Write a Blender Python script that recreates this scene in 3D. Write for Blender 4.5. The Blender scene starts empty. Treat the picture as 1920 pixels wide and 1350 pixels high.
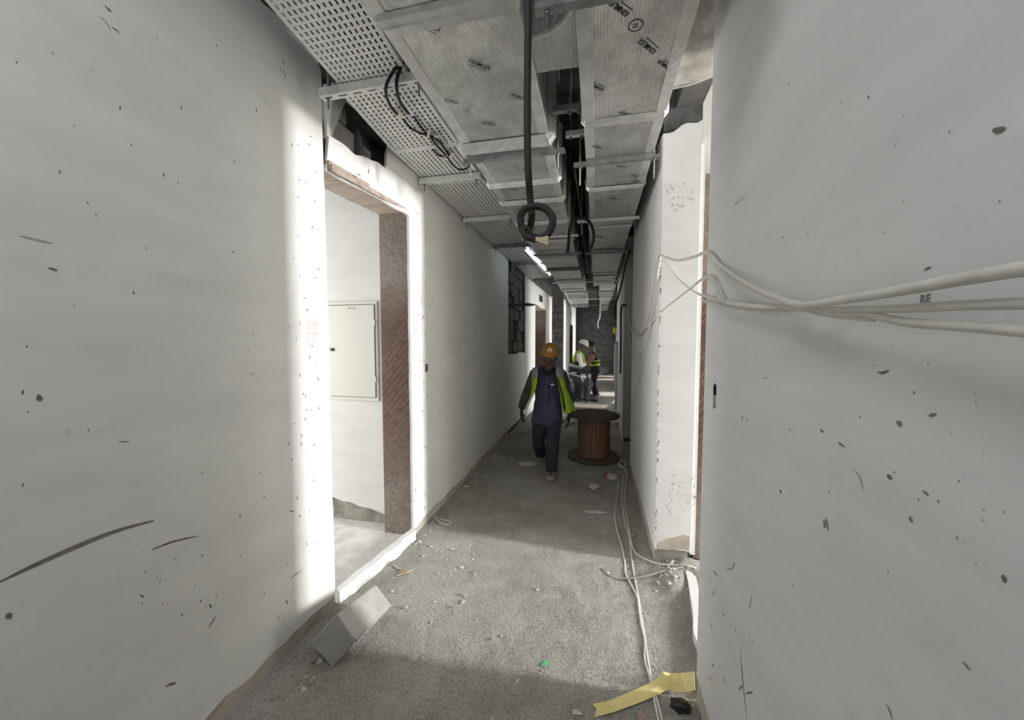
import bpy, bmesh, math, random
from mathutils import Vector, Matrix, noise
from mathutils.geometry import tessellate_polygon
R = random.Random(7)
V = Vector
SC = bpy.context.scene
COL = SC.collection

# ------------------------------------------------------------------ camera
F_PX, CAM_H = 690.0, 1.6
PITCH = math.atan(37.0 / F_PX)
YAW = math.atan(158.0 * math.cos(PITCH) / F_PX)
FWD = V((-math.sin(YAW) * math.cos(PITCH), math.cos(YAW) * math.cos(PITCH), -math.sin(PITCH)))
RIGHT = V((math.cos(YAW), math.sin(YAW), 0))
UP = RIGHT.cross(FWD)
cam_data = bpy.data.cameras.new('camera')
cam_data.sensor_width = 36.0
cam_data.lens = 36.0 * F_PX / 1920.0
cam_data.clip_start = 0.05
cam = bpy.data.objects.new('camera', cam_data)
COL.objects.link(cam)
cam.matrix_world = Matrix(((RIGHT.x, UP.x, -FWD.x, 0), (RIGHT.y, UP.y, -FWD.y, 0), (RIGHT.z, UP.z, -FWD.z, CAM_H), (0, 0, 0, 1)))
SC.camera = cam

# ------------------------------------------------------------------ light and exposure
SC.view_settings.view_transform = 'Standard'
SC.view_settings.look = 'None'
SC.view_settings.gamma = 1.0
SC.view_settings.use_curve_mapping = False
SC.view_settings.exposure = 0.0
SC.cycles.max_bounces = 12
SC.cycles.diffuse_bounces = 9
world = bpy.data.worlds.new('sky')
SC.world = world
world.use_nodes = True
wb = world.node_tree.nodes['Background']
wb.inputs[0].default_value = (0.80, 0.88, 1.0, 1)
wb.inputs[1].default_value = 0.35

def area(name, loc, direction, sx, sy, power, color=(1, 1, 1)):
    d = bpy.data.lights.new(name, 'AREA')
    d.shape = 'RECTANGLE'; d.size = sx; d.size_y = sy
    d.energy = power; d.color = color
    o = bpy.data.objects.new(name, d); COL.objects.link(o)
    o.location = loc
    o.rotation_euler = V(direction).to_track_quat('-Z', 'Y').to_euler()
    return o
# daylight through the windows of the rooms either side, and from the corridor's open end behind the camera
area('window_daylight', (8.3, 2.10, 2.6), (-1, 0.0, -0.18), 0.46, 1.4, 1120, (1.0, 1.0, 0.99))
area('window_daylight', (-4.1, 1.75, 1.6), (1, 0.05, -0.04), 1.3, 1.9, 92, (1.0, 1.0, 0.99))
area('overhead_light', (-0.62, -0.25, 3.40), (0.02, 0.12, -1), 0.7, 0.55, 20, (0.95, 0.975, 1.0))  # unseen overhead source just under the closed slab
area('window_daylight', (-0.55, -3.0, 1.9), (0.05, 1, 0.02), 1.4, 1.7, 5, (0.97, 0.985, 1.0))
area('window_daylight', (3.4, 8.75, 1.7), (-1, -0.02, -0.05), 0.8, 1.8, 220, (1.0, 1.0, 0.99))
area('window_daylight', (3.4, 11.3, 1.7), (-1, 0, -0.25), 0.6, 1.8, 330, (1.0, 1.0, 0.99))
area('window_daylight', (3.4, 16.4, 1.7), (-1, 0, -0.1), 0.9, 1.8, 230, (1.0, 1.0, 0.99))
area('window_daylight', (-3.4, 9.9, 1.7), (1, 0, -0.05), 1.0, 1.8, 40, (1.0, 1.0, 0.99))

# ------------------------------------------------------------------ pixel rays (photo pixels, 1920 x 1350) to points in the place
CAM = V((0, 0, CAM_H))
def ray(x, y): return FWD + RIGHT * ((x - 960) / F_PX) - UP * ((y - 675) / F_PX)
def at_z(x, y, z=0.0):
    d = ray(x, y); return CAM + d * ((z - CAM_H) / d.z)
def at_x(x, y, X):
    d = ray(x, y); return CAM + d * (X / d.x)
def at_y(x, y, Y):
    d = ray(x, y); return CAM + d * (Y / d.y)

# ------------------------------------------------------------------ materials
def new_mat(name):
    m = bpy.data.materials.new(name); m.use_nodes = True
    nt = m.node_tree
    return m, nt, nt.nodes['Principled BSDF']
def N(nt, typ, **kw):
    n = nt.nodes.new(typ)
    for k, v in kw.items():
        if k in n.inputs: n.inputs[k].default_value = v
        else: setattr(n, k, v)
    return n
def ramp(nt, src, stops):
    r = nt.nodes.new('ShaderNodeValToRGB')
    el = r.color_ramp.elements
    while len(el) < len(stops): el.new(0.5)
    for e, (p, c) in zip(el, stops):
        e.position = p; e.color = (c[0], c[1], c[2], 1) if not isinstance(c, (int, float)) else (c, c, c, 1)
    nt.links.new(src, r.inputs[0]); return r
def mix(nt, fac, a, b, blend='MIX'):
    m = nt.nodes.new('ShaderNodeMix'); m.data_type = 'RGBA'; m.blend_type = blend
    for sock, v in ((m.inputs[0], fac), (m.inputs[6], a), (m.inputs[7], b)):
        if hasattr(v, 'is_linked'): nt.links.new(v, sock)
        elif isinstance(v, (int, float)): sock.default_value = v
        else: sock.default_value = (v[0], v[1], v[2], 1)
    return m.outputs[2]
def noise_tex(nt, scale, detail=4, rough=0.55, stretch=None):
    g = N(nt, 'ShaderNodeNewGeometry')
    src = g.outputs['Position']
    if stretch:
        mp = N(nt, 'ShaderNodeMapping'); mp.inputs['Scale'].default_value = stretch
        nt.links.new(src, mp.inputs[0]); src = mp.outputs[0]
    n = N(nt, 'ShaderNodeTexNoise', Scale=scale, Detail=detail, Roughness=rough)
    nt.links.new(src, n.inputs['Vector']); return n
def bump(nt, bsdf, height, strength, dist, prev=None):
    b = N(nt, 'ShaderNodeBump', Strength=strength, Distance=dist)
    nt.links.new(height, b.inputs['Height'])
    if prev is not None: nt.links.new(prev.outputs[0], b.inputs['Normal'])
    nt.links.new(b.outputs[0], bsdf.inputs['Normal']); return b
def mat_noise(name, c1, c2, scale=6, rough=0.8, bscale=60, bstr=0.3, bdist=0.002, metallic=0, detail=4, lo=0.35, hi=0.65, stretch=None):
    m, nt, b = new_mat(name)
    n = noise_tex(nt, scale, detail, 0.6, stretch)
    r = ramp(nt, n.outputs['Fac'], [(lo, c1), (hi, c2)])
    nt.links.new(r.outputs[0], b.inputs['Base Color'])
    b.inputs['Roughness'].default_value = rough
    b.inputs['Metallic'].default_value = metallic
    if bstr:
        n2 = noise_tex(nt, bscale, 5, 0.6)
        bump(nt, b, n2.outputs['Fac'], bstr, bdist)
    return m
def mat_plain(name, c, rough=0.6, metallic=0, spec=0.5):
    m, nt, b = new_mat(name)
    b.inputs['Base Color'].default_value = (c[0], c[1], c[2], 1)
    b.inputs['Roughness'].default_value = rough; b.inputs['Metallic'].default_value = metallic
    b.inputs['Specular IOR Level'].default_value = spec
    return m

def mat_plaster(name, base, warm, dirt=(0.36, 0.33, 0.29)):
    m, nt, b = new_mat(name)
    n1 = noise_tex(nt, 1.3, 5, 0.55)
    r1 = ramp(nt, n1.outputs['Fac'], [(0.3, warm), (0.65, base)])
    n2 = noise_tex(nt, 5.0, 6, 0.65, (0.5, 0.35, 1.6))       # trowel sweeps
    r2 = ramp(nt, n2.outputs['Fac'], [(0.35, 0.90), (0.7, 1.0)])
    c = mix(nt, 1.0, r1.outputs[0], r2.outputs[0], 'MULTIPLY')
    n3 = noise_tex(nt, 26, 3, 0.5)
    r3 = ramp(nt, n3.outputs['Fac'], [(0.70, 0.0), (0.78, 1.0)])  # small specks of dirt
    c = mix(nt, r3.outputs[0], c, mix(nt, 0.3, c, dirt))
    nt.links.new(c, b.inputs['Base Color'])
    b.inputs['Roughness'].default_value = 0.75
    b.inputs['Specular IOR Level'].default_value = 0.3
    n4 = noise_tex(nt, 14, 6, 0.6); n5 = noise_tex(nt, 160, 3, 0.6)
    p = bump(nt, b, n4.outputs['Fac'], 0.25, 0.006)
    bump(nt, b, n5.outputs['Fac'], 0.12, 0.001, p)
    return m

M = {}
M['plaster'] = mat_plaster('white_plaster', (0.79, 0.785, 0.762), (0.74, 0.73, 0.70))
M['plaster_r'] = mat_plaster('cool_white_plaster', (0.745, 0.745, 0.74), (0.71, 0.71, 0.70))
M['edge'] = mat_noise('raw_screed_base', (0.40, 0.345, 0.285), (0.52, 0.47, 0.41), 9, 0.9, 60, 0.5, 0.006)
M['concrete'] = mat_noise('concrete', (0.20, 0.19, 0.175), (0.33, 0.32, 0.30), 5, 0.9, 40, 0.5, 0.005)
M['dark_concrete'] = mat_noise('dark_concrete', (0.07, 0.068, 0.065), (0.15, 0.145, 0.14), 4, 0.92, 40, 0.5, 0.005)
M['black_block'] = mat_noise('grey_masonry', (0.06, 0.06, 0.063), (0.13, 0.13, 0.135), 7, 0.95, 50, 0.6, 0.006)
M['block'] = mat_noise('cement_block', (0.36, 0.352, 0.335), (0.47, 0.46, 0.44), 12, 0.92, 70, 0.5, 0.004, lo=0.3, hi=0.7)
M['mortar'] = mat_noise('mortar_smear', (0.20, 0.185, 0.16), (0.40, 0.375, 0.33), 10, 0.95, 50, 0.7, 0.008)
M['stone'] = mat_noise('plaster_crumb', (0.34, 0.32, 0.29), (0.62, 0.59, 0.54), 9, 0.9, 80, 0.4, 0.003)
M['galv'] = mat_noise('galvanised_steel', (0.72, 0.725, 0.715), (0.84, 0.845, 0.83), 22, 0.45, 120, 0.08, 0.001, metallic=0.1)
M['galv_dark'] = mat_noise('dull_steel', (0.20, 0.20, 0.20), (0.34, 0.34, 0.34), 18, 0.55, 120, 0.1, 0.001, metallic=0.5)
M['bright_metal'] = mat_plain('bright_aluminium', (0.86, 0.90, 0.93), 0.28, 0.9)
M['rubber'] = mat_noise('black_cable_sheath', (0.010, 0.010, 0.0105), (0.020, 0.0195, 0.0195), 40, 0.7, 90, 0.2, 0.001)
M['white_cable'] = mat_noise('white_cable_sheath', (0.60, 0.58, 0.52), (0.72, 0.70, 0.64), 14, 0.5, 60, 0.05, 0.001)
M['grey_cable'] = mat_noise('grey_cable_sheath', (0.24, 0.24, 0.24), (0.34, 0.34, 0.33), 14, 0.6, 60, 0.1, 0.001)
M['core'] = mat_plain('pale_cable_core', (0.66, 0.58, 0.38), 0.7)
M['copper_tag'] = mat_plain('pale_cable_tag', (0.70, 0.66, 0.55), 0.7)
M['panel'] = mat_plain('cream_powder_coat', (0.66, 0.645, 0.585), 0.5)
M['lock'] = mat_plain('black_lock', (0.02, 0.02, 0.02), 0.4)
M['gap'] = mat_plain('shadow_gap_rubber', (0.22, 0.20, 0.17), 0.8)
M['tape'] = mat_noise('yellow_tape', (0.72, 0.60, 0.22), (0.80, 0.69, 0.32), 12, 0.55, 40, 0.15, 0.002)
M['scuff'] = mat_noise('scuff', (0.14, 0.128, 0.11), (0.24, 0.225, 0.20), 30, 0.95, 60, 0, 0)
M['scuff_soft'] = mat_noise('soft_scuff', (0.36, 0.345, 0.31), (0.46, 0.44, 0.40), 30, 0.95, 60, 0, 0)
M['ink'] = mat_plain('ink', (0.035, 0.035, 0.04), 0.7)
M['marker'] = mat_plain('marker_ink', (0.24, 0.24, 0.235), 0.8)
M['red_ink'] = mat_plain('red_marker', (0.60, 0.40, 0.355), 0.8)
M['timber'] = mat_noise('site_timber', (0.30, 0.21, 0.13), (0.46, 0.34, 0.22), 8, 0.8, 40, 0.3, 0.002, stretch=(1, 6, 6))
M['dark_board'] = mat_noise('dark_board', (0.06, 0.055, 0.05), (0.12, 0.11, 0.10), 8, 0.8, 40, 0.3, 0.002)
M['drum_top'] = mat_noise('weathered_drum_wood', (0.075, 0.062, 0.052), (0.15, 0.125, 0.105), 10, 0.8, 40, 0.4, 0.003, stretch=(1, 8, 1))
M['drum_barrel'] = mat_noise('red_brown_drum_stave', (0.20, 0.105, 0.06), (0.34, 0.19, 0.115), 5, 0.7, 40, 0.3, 0.002, stretch=(6, 6, 0.6))
M['steel_bolt'] = mat_plain('bolt_steel', (0.25, 0.25, 0.25), 0.45, 0.8)

def mat_floor():
    m, nt, b = new_mat('dusty_screed')
    n1 = noise_tex(nt, 1.4, 6, 0.6)
    r1 = ramp(nt, n1.outputs['Fac'], [(0.3, (0.33, 0.303, 0.255)), (0.5, (0.45, 0.43, 0.385)), (0.7, (0.57, 0.557, 0.525))])
    n2 = noise_tex(nt, 75, 4, 0.7)
    r2 = ramp(nt, n2.outputs['Fac'], [(0.34, 0.45), (0.62, 1.0)])
    c = mix(nt, 0.75, r1.outputs[0], r2.outputs[0], 'MULTIPLY')
    n3 = noise_tex(nt, 7, 5, 0.65)
    r3 = ramp(nt, n3.outputs['Fac'], [(0.45, 0.0), (0.8, 0.6)])
    c = mix(nt, r3.outputs[0], c, (0.50, 0.485, 0.45))           # pale cement dust
    nt.links.new(c, b.inputs['Base Color'])
    b.inputs['Roughness'].default_value = 0.95
    b.inputs['Specular IOR Level'].default_value = 0.15
    v = N(nt, 'ShaderNodeTexVoronoi', Scale=55.0); g = N(nt, 'ShaderNodeNewGeometry')
    nt.links.new(g.outputs['Position'], v.inputs['Vector'])
    p = bump(nt, b, n2.outputs['Fac'], 0.9, 0.014)
    p = bump(nt, b, v.outputs['Distance'], 0.35, 0.008, p)
    bump(nt, b, n3.outputs['Fac'], 0.5, 0.02, p)
    return m
M['floor'] = mat_floor()
M['room_floor'] = mat_noise('pale_cement_floor', (0.50, 0.49, 0.46), (0.66, 0.65, 0.62), 9, 0.95, 70, 0.8, 0.008)

def mat_foil():
    m, nt, b = new_mat('foil_duct_wrap')
    n1 = noise_tex(nt, 6, 6, 0.65)
    r1 = ramp(nt, n1.outputs['Fac'], [(0.28, (0.38, 0.38, 0.375)), (0.5, (0.56, 0.56, 0.55)), (0.72, (0.76, 0.76, 0.75))])
    nt.links.new(r1.outputs[0], b.inputs['Base Color'])
    b.inputs['Metallic'].default_value = 0.72
    b.inputs['Roughness'].default_value = 0.36
    g = N(nt, 'ShaderNodeNewGeometry')
    w = N(nt, 'ShaderNodeTexWave', Scale=38.0, Distortion=1.2); w.bands_direction = 'X'
    w.inputs['Detail'].default_value = 2.0
    nt.links.new(g.outputs['Position'], w.inputs['Vector'])
    n2 = noise_tex(nt, 16, 6, 0.7, (1.0, 0.5, 1.0)); n3 = noise_tex(nt, 80, 3, 0.6)
    p = bump(nt, b, w.outputs['Fac'], 0.45, 0.003)
    p = bump(nt, b, n2.outputs['Fac'], 0.7, 0.014, p)
    bump(nt, b, n3.outputs['Fac'], 0.3, 0.003, p)
    return m
M['foil'] = mat_foil()
M['foil_tape'] = mat_noise('foil_tape', (0.50, 0.50, 0.49), (0.66, 0.66, 0.65), 14, 0.42, 45, 0.5, 0.006, metallic=0.45)

def mat_ply():
    m, nt, b = new_mat('film_faced_ply')
    n1 = noise_tex(nt, 2.2, 6, 0.62); n2 = noise_tex(nt, 40, 5, 0.7)
    r2 = ramp(nt, n2.outputs['Fac'], [(0.35, (0.060, 0.028, 0.018)), (0.65, (0.105, 0.050, 0.031))])
    g = N(nt, 'ShaderNodeNewGeometry'); s = N(nt, 'ShaderNodeSeparateXYZ')
    nt.links.new(g.outputs['Position'], s.inputs[0])
    # cement dust settled on the upper and lowest thirds of the board
    r3 = ramp(nt, s.outputs['Z'], [(0.0, 0.0), (1.0, 1.0)])
    mr = N(nt, 'ShaderNodeMapRange'); mr.inputs[1].default_value = 1.75; mr.inputs[2].default_value = 2.1
    nt.links.new(s.outputs['Z'], mr.inputs[0])
    mr2 = N(nt, 'ShaderNodeMapRange'); mr2.inputs[1].default_value = 0.95; mr2.inputs[2].default_value = 0.35
    nt.links.new(s.outputs['Z'], mr2.inputs[0])
    ad = N(nt, 'ShaderNodeMath', operation='ADD'); nt.links.new(mr.outputs[0], ad.inputs[0]); nt.links.new(mr2.outputs[0], ad.inputs[1])
    rn = ramp(nt, n1.outputs['Fac'], [(0.42, 0.0), (0.62, 1.0)])
    ad2 = N(nt, 'ShaderNodeMath', operation='MULTIPLY_ADD'); nt.links.new(rn.outputs[0], ad2.inputs[0]); ad2.inputs[1].default_value = 0.22
    nt.links.new(ad.outputs[0], ad2.inputs[2])
    rg = ramp(nt, n2.outputs['Fac'], [(0.3, 0.35), (0.62, 1.0)])
    mu = N(nt, 'ShaderNodeMath', operation='MULTIPLY', use_clamp=True); nt.links.new(ad2.outputs[0], mu.inputs[0]); nt.links.new(rg.outputs[0], mu.inputs[1])
    mu2 = N(nt, 'ShaderNodeMath', operation='MULTIPLY'); nt.links.new(mu.outputs[0], mu2.inputs[0]); mu2.inputs[1].default_value = 0.8
    c = mix(nt, mu2.outputs[0], r2.outputs[0], (0.30, 0.262, 0.228))
    nt.links.new(c, b.inputs['Base Color'])
    b.inputs['Roughness'].default_value = 0.6
    bump(nt, b, n2.outputs['Fac'], 0.3, 0.003)
    return m
M['ply'] = mat_ply()
M['ply_print'] = mat_noise('ply_film_print', (0.36, 0.20, 0.12), (0.25, 0.135, 0.082), 30, 0.7, 60, 0, 0)
M['lintel'] = mat_noise('lintel_formwork', (0.30, 0.235, 0.19), (0.46, 0.385, 0.325), 5, 0.8, 50, 0.4, 0.004, stretch=(1, 5, 5))

# ------------------------------------------------------------------ mesh helpers
def link_mesh(name, bm, mat, parent=None, smooth=False, recenter=None, label=None):
    if recenter is not None: bmesh.ops.translate(bm, verts=bm.verts, vec=-recenter)
    me = bpy.data.meshes.new(name); bm.normal_update(); bm.to_mesh(me); bm.free()
    if smooth:
        for p in me.polygons: p.use_smooth = True
    if mat: me.materials.append(M[mat] if isinstance(mat, str) else mat)
    o = bpy.data.objects.new(name, me); COL.objects.link(o)
    if parent is not None: o.parent = parent
    elif recenter is not None: o.location = recenter
    if label: o['label'] = label
    return o
def root(name, label, cat, loc, group=None):
    o = bpy.data.objects.new(name, None); COL.objects.link(o)
    o.empty_display_size = 0.1; o.location = loc
    o['label'] = label; o['category'] = cat
    if group: o['group'] = group
    return o
def part(name, bm, mat, r, smooth=False, label=None):
    """A part built in world coordinates, parented to the thing (or part) r."""
    base = V(r.location)
    q = r.parent
    while q is not None: base = base + V(q.location); q = q.parent
    bmesh.ops.translate(bm, verts=bm.verts, vec=-base)
    return link_mesh(name, bm, mat, r, smooth, None, label)
def thing(name, bm, mat, label, cat, group=None, smooth=False):
    xs = [v.co.x for v in bm.verts]; ys = [v.co.y for v in bm.verts]; zs = [v.co.z for v in bm.verts]
    c = V(((min(xs) + max(xs)) / 2, (min(ys) + max(ys)) / 2, min(zs)))
    o = link_mesh(name, bm, mat, None, smooth, c)
    o['label'] = label; o['category'] = cat
    if group: o['group'] = group
    return o
def struct(name, bm, mat, smooth=False):
    o = link_mesh(name, bm, mat, None, smooth); o['kind'] = 'structure'; return o

def box(bm, x0, x1, y0, y1, z0, z1, bevel=0.0):
    vs = [bm.verts.new((x, y, z)) for x in (x0, x1) for y in (y0, y1) for z in (z0, z1)]
    fs = [(0, 1, 3, 2), (4, 6, 7, 5), (0, 4, 5, 1), (2, 3, 7, 6), (0, 2, 6, 4), (1, 5, 7, 3)]
    faces = [bm.faces.new([vs[i] for i in f]) for f in fs]
    if bevel:
        es = list({e for f in faces for e in f.edges})
        bmesh.ops.bevel(bm, geom=es, offset=bevel, segments=2, affect='EDGES', profile=0.6)
    return vs
def new(): return bmesh.new()
def boxed(*a, **k):
    bm = new(); box(bm, *a, **k); return bm
def hull(points, bevel=0.0, seg=2):
    bm = new(); vs = [bm.verts.new(p) for p in points]
    r = bmesh.ops.convex_hull(bm, input=vs)
    bmesh.ops.dissolve_limit(bm, angle_limit=0.02, verts=bm.verts, edges=bm.edges)
    if bevel: bmesh.ops.bevel(bm, geom=list(bm.edges), offset=bevel, segments=seg, affect='EDGES', profile=0.6)
    return bm
def catmull(pts, k=6):
    pts = [V(p) for p in pts]
    if len(pts) < 3: return pts
    P = [pts[0] * 2 - pts[1]] + pts + [pts[-1] * 2 - pts[-2]]
    out = []
    for i in range(1, len(P) - 2):
        a, b, c, d = P[i - 1:i + 3]
        for j in range(k):
            t = j / k
            out.append(0.5 * ((2 * b) + (c - a) * t + (2 * a - 5 * b + 4 * c - d) * t * t + (3 * b - a - 3 * c + d) * t ** 3))
    out.append(pts[-1]); return out
def tube(bm, pts, r, n=8, smooth=5):
    pts = catmull(pts, smooth) if smooth > 1 else [V(p) for p in pts]
    rings = []; prev = None
    for i, p in enumerate(pts):
        t = (pts[min(i + 1, len(pts) - 1)] - pts[max(i - 1, 0)]).normalized()
        if prev is None:
            a = t.orthogonal().normalized()
        else:
            a = (prev - t * prev.dot(t))
            a = a.normalized() if a.length > 1e-6 else t.orthogonal().normalized()
        prev = a; b = t.cross(a)
        rr = r(i / (len(pts) - 1)) if callable(r) else r
        rings.append([bm.verts.new(p + (a * math.cos(2 * math.pi * k / n) + b * math.sin(2 * math.pi * k / n)) * rr) for k in range(n)])
    for A, B in zip(rings, rings[1:]):
        for k in range(n): bm.faces.new((A[k], A[(k + 1) % n], B[(k + 1) % n], B[k]))
    bm.faces.new(list(reversed(rings[0]))); bm.faces.new(rings[-1])
def tubed(pts, r, n=8, smooth=5):
    bm = new(); tube(bm, pts, r, n, smooth); return bm
def lathe(bm, prof, c, n=32, a0=0.0, a1=2 * math.pi):
    c = V(c); full = abs(a1 - a0 - 2 * math.pi) < 1e-6
    m = n if full else n + 1
    rings = []
    for r, z in prof:
        rings.append([bm.verts.new(c + V((r * math.cos(a0 + (a1 - a0) * k / n), r * math.sin(a0 + (a1 - a0) * k / n), z))) for k in range(m)])
    for A, B in zip(rings, rings[1:]):
        for k in range(n): bm.faces.new((A[k], A[(k + 1) % m], B[(k + 1) % m], B[k]))
    return rings
def loft(bm, pts, rad, hint=(1, 0, 0), n=12):
    pts = [V(p) for p in pts]; hint = V(hint); rings = []
    R2 = [(r, r) if isinstance(r, (int, float)) else r for r in rad]
    tans = [(pts[min(i + 1, len(pts) - 1)] - pts[max(i - 1, 0)]).normalized() for i in range(len(pts))]
    P = [pts[0] - tans[0] * min(R2[0]) * 0.55] + pts + [pts[-1] + tans[-1] * min(R2[-1]) * 0.55]
    Q = [(R2[0][0] * 0.7, R2[0][1] * 0.7)] + R2 + [(R2[-1][0] * 0.7, R2[-1][1] * 0.7)]
    T = [tans[0]] + tans + [tans[-1]]
    for p, (ra, rb), t in zip(P, Q, T):
        a = hint - t * hint.dot(t)
        a = a.normalized() if a.length > 1e-4 else t.orthogonal().normalized()
        b = t.cross(a)
        rings.append([bm.verts.new(p + a * (ra * math.cos(2 * math.pi * k / n)) + b * (rb * math.sin(2 * math.pi * k / n))) for k in range(n)])
    for A, B in zip(rings, rings[1:]):
        for k in range(n): bm.faces.new((A[k], A[(k + 1) % n], B[(k + 1) % n], B[k]))
    bm.faces.new(list(reversed(rings[0]))); bm.faces.new(rings[-1])
def panel(bm, outer, holes, fmap, thick, back=True):
    """A slab whose front is the polygon OUTER less HOLES; fmap(u, v, d) places it, d = depth behind the front."""
    loops = [outer] + list(holes)
    tri = tessellate_polygon([[V((u, v, 0)) for u, v in L] for L in loops])
    flat = [p for L in loops for p in L]
    fr = [bm.verts.new(fmap(u, v, 0)) for u, v in flat]
    bk = [bm.verts.new(fmap(u, v, thick)) for u, v in flat]
    for t in tri:
        try:
            bm.faces.new([fr[i] for i in t])
            if back: bm.faces.new([bk[i] for i in reversed(t)])
        except ValueError: pass
    k = 0
    for L in loops:
        n = len(L)
        for i in range(n):
            a, b = k + i, k + (i + 1) % n
            try: bm.faces.new((fr[a], fr[b], bk[b], bk[a]))
            except ValueError: pass
        k += n
    bmesh.ops.recalc_face_normals(bm, faces=bm.faces)
def ragged(p, q, step, amp, seed=0, axis=None):
    """Points from p to q (exclusive of q), jittered across the line."""
    p = V((p[0], p[1], 0)); q = V((q[0], q[1], 0)); d = q - p
    n = max(1, int(d.length / step)); nrm = V((-d.y, d.x, 0)).normalized()
    out = []
    for i in range(n):
        o = p + d * (i / n)
        if i: o = o + nrm * (noise.noise(V((o.x * 9 + seed, o.y * 9, seed * 3.1))) * amp)
        out.append((o.x, o.y))
    return out
def text_bm(s, size, mw, extrude=0.0006, res=2, align='CENTER', offset=0.0):
    cu = bpy.data.curves.new('lettering', 'FONT'); cu.body = s; cu.size = size; cu.extrude = extrude; cu.offset = offset * size
    cu.align_x = align; cu.align_y = 'CENTER'; cu.resolution_u = res
    o = bpy.data.objects.new('lettering', cu); COL.objects.link(o)
    dg = bpy.context.evaluated_depsgraph_get(); dg.update()
    me = bpy.data.meshes.new_from_object(o.evaluated_get(dg))
    bm = new(); bm.from_mesh(me); bmesh.ops.transform(bm, matrix=mw, verts=bm.verts)
    bpy.data.objects.remove(o); bpy.data.curves.remove(cu); bpy.data.meshes.remove(me)
    return bm
def frame(X, Y, loc, rot=0.0):
    X = V(X); Y = V(Y); Z = X.cross(Y)
    m = Matrix(((X.x, Y.x, Z.x, 0), (X.y, Y.y, Z.y, 0), (X.z, Y.z, Z.z, 0), (0, 0, 0, 1)))
    return Matrix.Translation(V(loc)) @ m @ Matrix.Rotation(rot, 4, 'Z')
ON_LEFT = ((0, 1, 0), (0, 0, 1)); ON_RIGHT = ((0, -1, 0), (0, 0, 1)); UNDER = ((1, 0, 0), (0, -1, 0)); FACING = ((1, 0, 0), (0, 0, 1))
def merge(dst, src):
    me = bpy.data.meshes.new('m'); src.to_mesh(me); src.free(); dst.from_mesh(me); bpy.data.meshes.remove(me)

# ------------------------------------------------------------------ floor
Y0, Y1 = -3.2, 18.2
def floor_h(x, y):
    h = 0.006 * noise.noise(V((x * 2.1, y * 2.1, 0))) + 0.005 * noise.noise(V((x * 8, y * 8, 3))) + 0.006 * noise.noise(V((x * 22, y * 22, 9)))
    e = max(0.0, 1 - abs(x + 1.42) / 0.22) if y > 2.5 else max(0.0, 1 - abs(x + 1.52) / 0.2) * 0.8
    h += 0.030 * e * (0.6 + 0.6 * noise.noise(V((x * 5, y * 5, 7))))
    e = max(0.0, 1 - math.hypot(x - 0.62, (y - 2.62) * 0.8) / 0.34)
    h += 0.09 * e * (0.8 + 0.5 * noise.noise(V((x * 9, y * 9, 17))))
    return h
bm = new()
def grid(bm, x0, x1, y0, y1, s):
    nx, ny = max(1, round((x1 - x0) / s)), max(1, round((y1 - y0) / s))
    g = [[bm.verts.new((x0 + (x1 - x0) * i / nx, y0 + (y1 - y0) * j / ny, 0)) for i in range(nx + 1)] for j in range(ny + 1)]
    for row in g:
        for v in row: v.co.z = floor_h(v.co.x, v.co.y)
    for j in range(ny):
        for i in range(nx): bm.faces.new((g[j][i], g[j][i + 1], g[j + 1][i + 1], g[j + 1][i]))
grid(bm, -1.75, 0.85, 0.9, 4.9, 0.02)
grid(bm, -1.75, 0.85, 4.9, 18.4, 0.06)
grid(bm, 0.85, 3.6, 7.7, 18.4, 0.25)
grid(bm, -1.75, 0.85, -3.3, 0.9, 0.2)
struct('floor', bm, 'floor', True)
bm = new(); box(bm, -5, 9, -3.6, 19, -0.12, -0.04); struct('floor_base', bm, 'dark_concrete')

# ------------------------------------------------------------------ setting: ceiling, walls
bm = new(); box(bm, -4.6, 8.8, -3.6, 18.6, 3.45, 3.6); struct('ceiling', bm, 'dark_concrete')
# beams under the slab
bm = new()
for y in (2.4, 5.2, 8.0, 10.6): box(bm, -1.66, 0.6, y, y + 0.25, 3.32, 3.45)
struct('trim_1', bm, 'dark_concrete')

DOOR_Y0, DOOR_Y1, LINTEL = 1.835, 2.625, 2.555
def xl(y):
    if y < DOOR_Y0: return -1.505
    if y < DOOR_Y1: return -1.49 + 0.08 * (y - DOOR_Y0) / (DOOR_Y1 - DOOR_Y0)
    if y < 7.38: return -1.41
    if y < 11.1: return -1.41 + 0.11 * (y - 7.38) / 3.72
    return -0.95
def lmap(u, v, d): return V((xl(u) - d, u, v))
PL = 0.02
bm = new()
# near piece, from behind the camera to the doorway
outer = [(-3.2, 0.075)] + ragged((-3.2, 0.075), (1.835, 0.085), 0.06, 0.03, 1)[1:] + ragged((1.835, 0.085), (1.835, 3.08), 0.05, 0.006, 2) + [(1.835, 3.08)] + ragged((1.8, 3.15), (-3.2, 3.16), 0.08, 0.03, 3) + [(-3.2, 3.16)]
panel(bm, outer, [], lambda u, v, d: V((-1.505 - d, u, v)), PL)
# over the doorway, with a broken-out patch
hole = ragged((1.84, 2.90), (1.85, 2.745), 0.03, 0.02, 71) + ragged((1.85, 2.745), (2.35, 2.79), 0.03, 0.03, 72) + ragged((2.35, 2.79), (2.42, 2.98), 0.03, 0.03, 73) + [(2.40, 3.03), (2.2, 3.04), (2.0, 3.035), (1.85, 3.03)]
outer = ragged((1.835, LINTEL), (DOOR_Y1, LINTEL), 0.05, 0.016, 4) + [(DOOR_Y1, LINTEL), (DOOR_Y1, 3.06)] + ragged((DOOR_Y1, 3.06), (1.835, 3.06), 0.07, 0.03, 5)
panel(bm, outer, [hole], lambda u, v, d: V((-1.49 + 0.08 * (u - DOOR_Y0) / (DOOR_Y1 - DOOR_Y0) - d, u, v)), PL)
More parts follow.
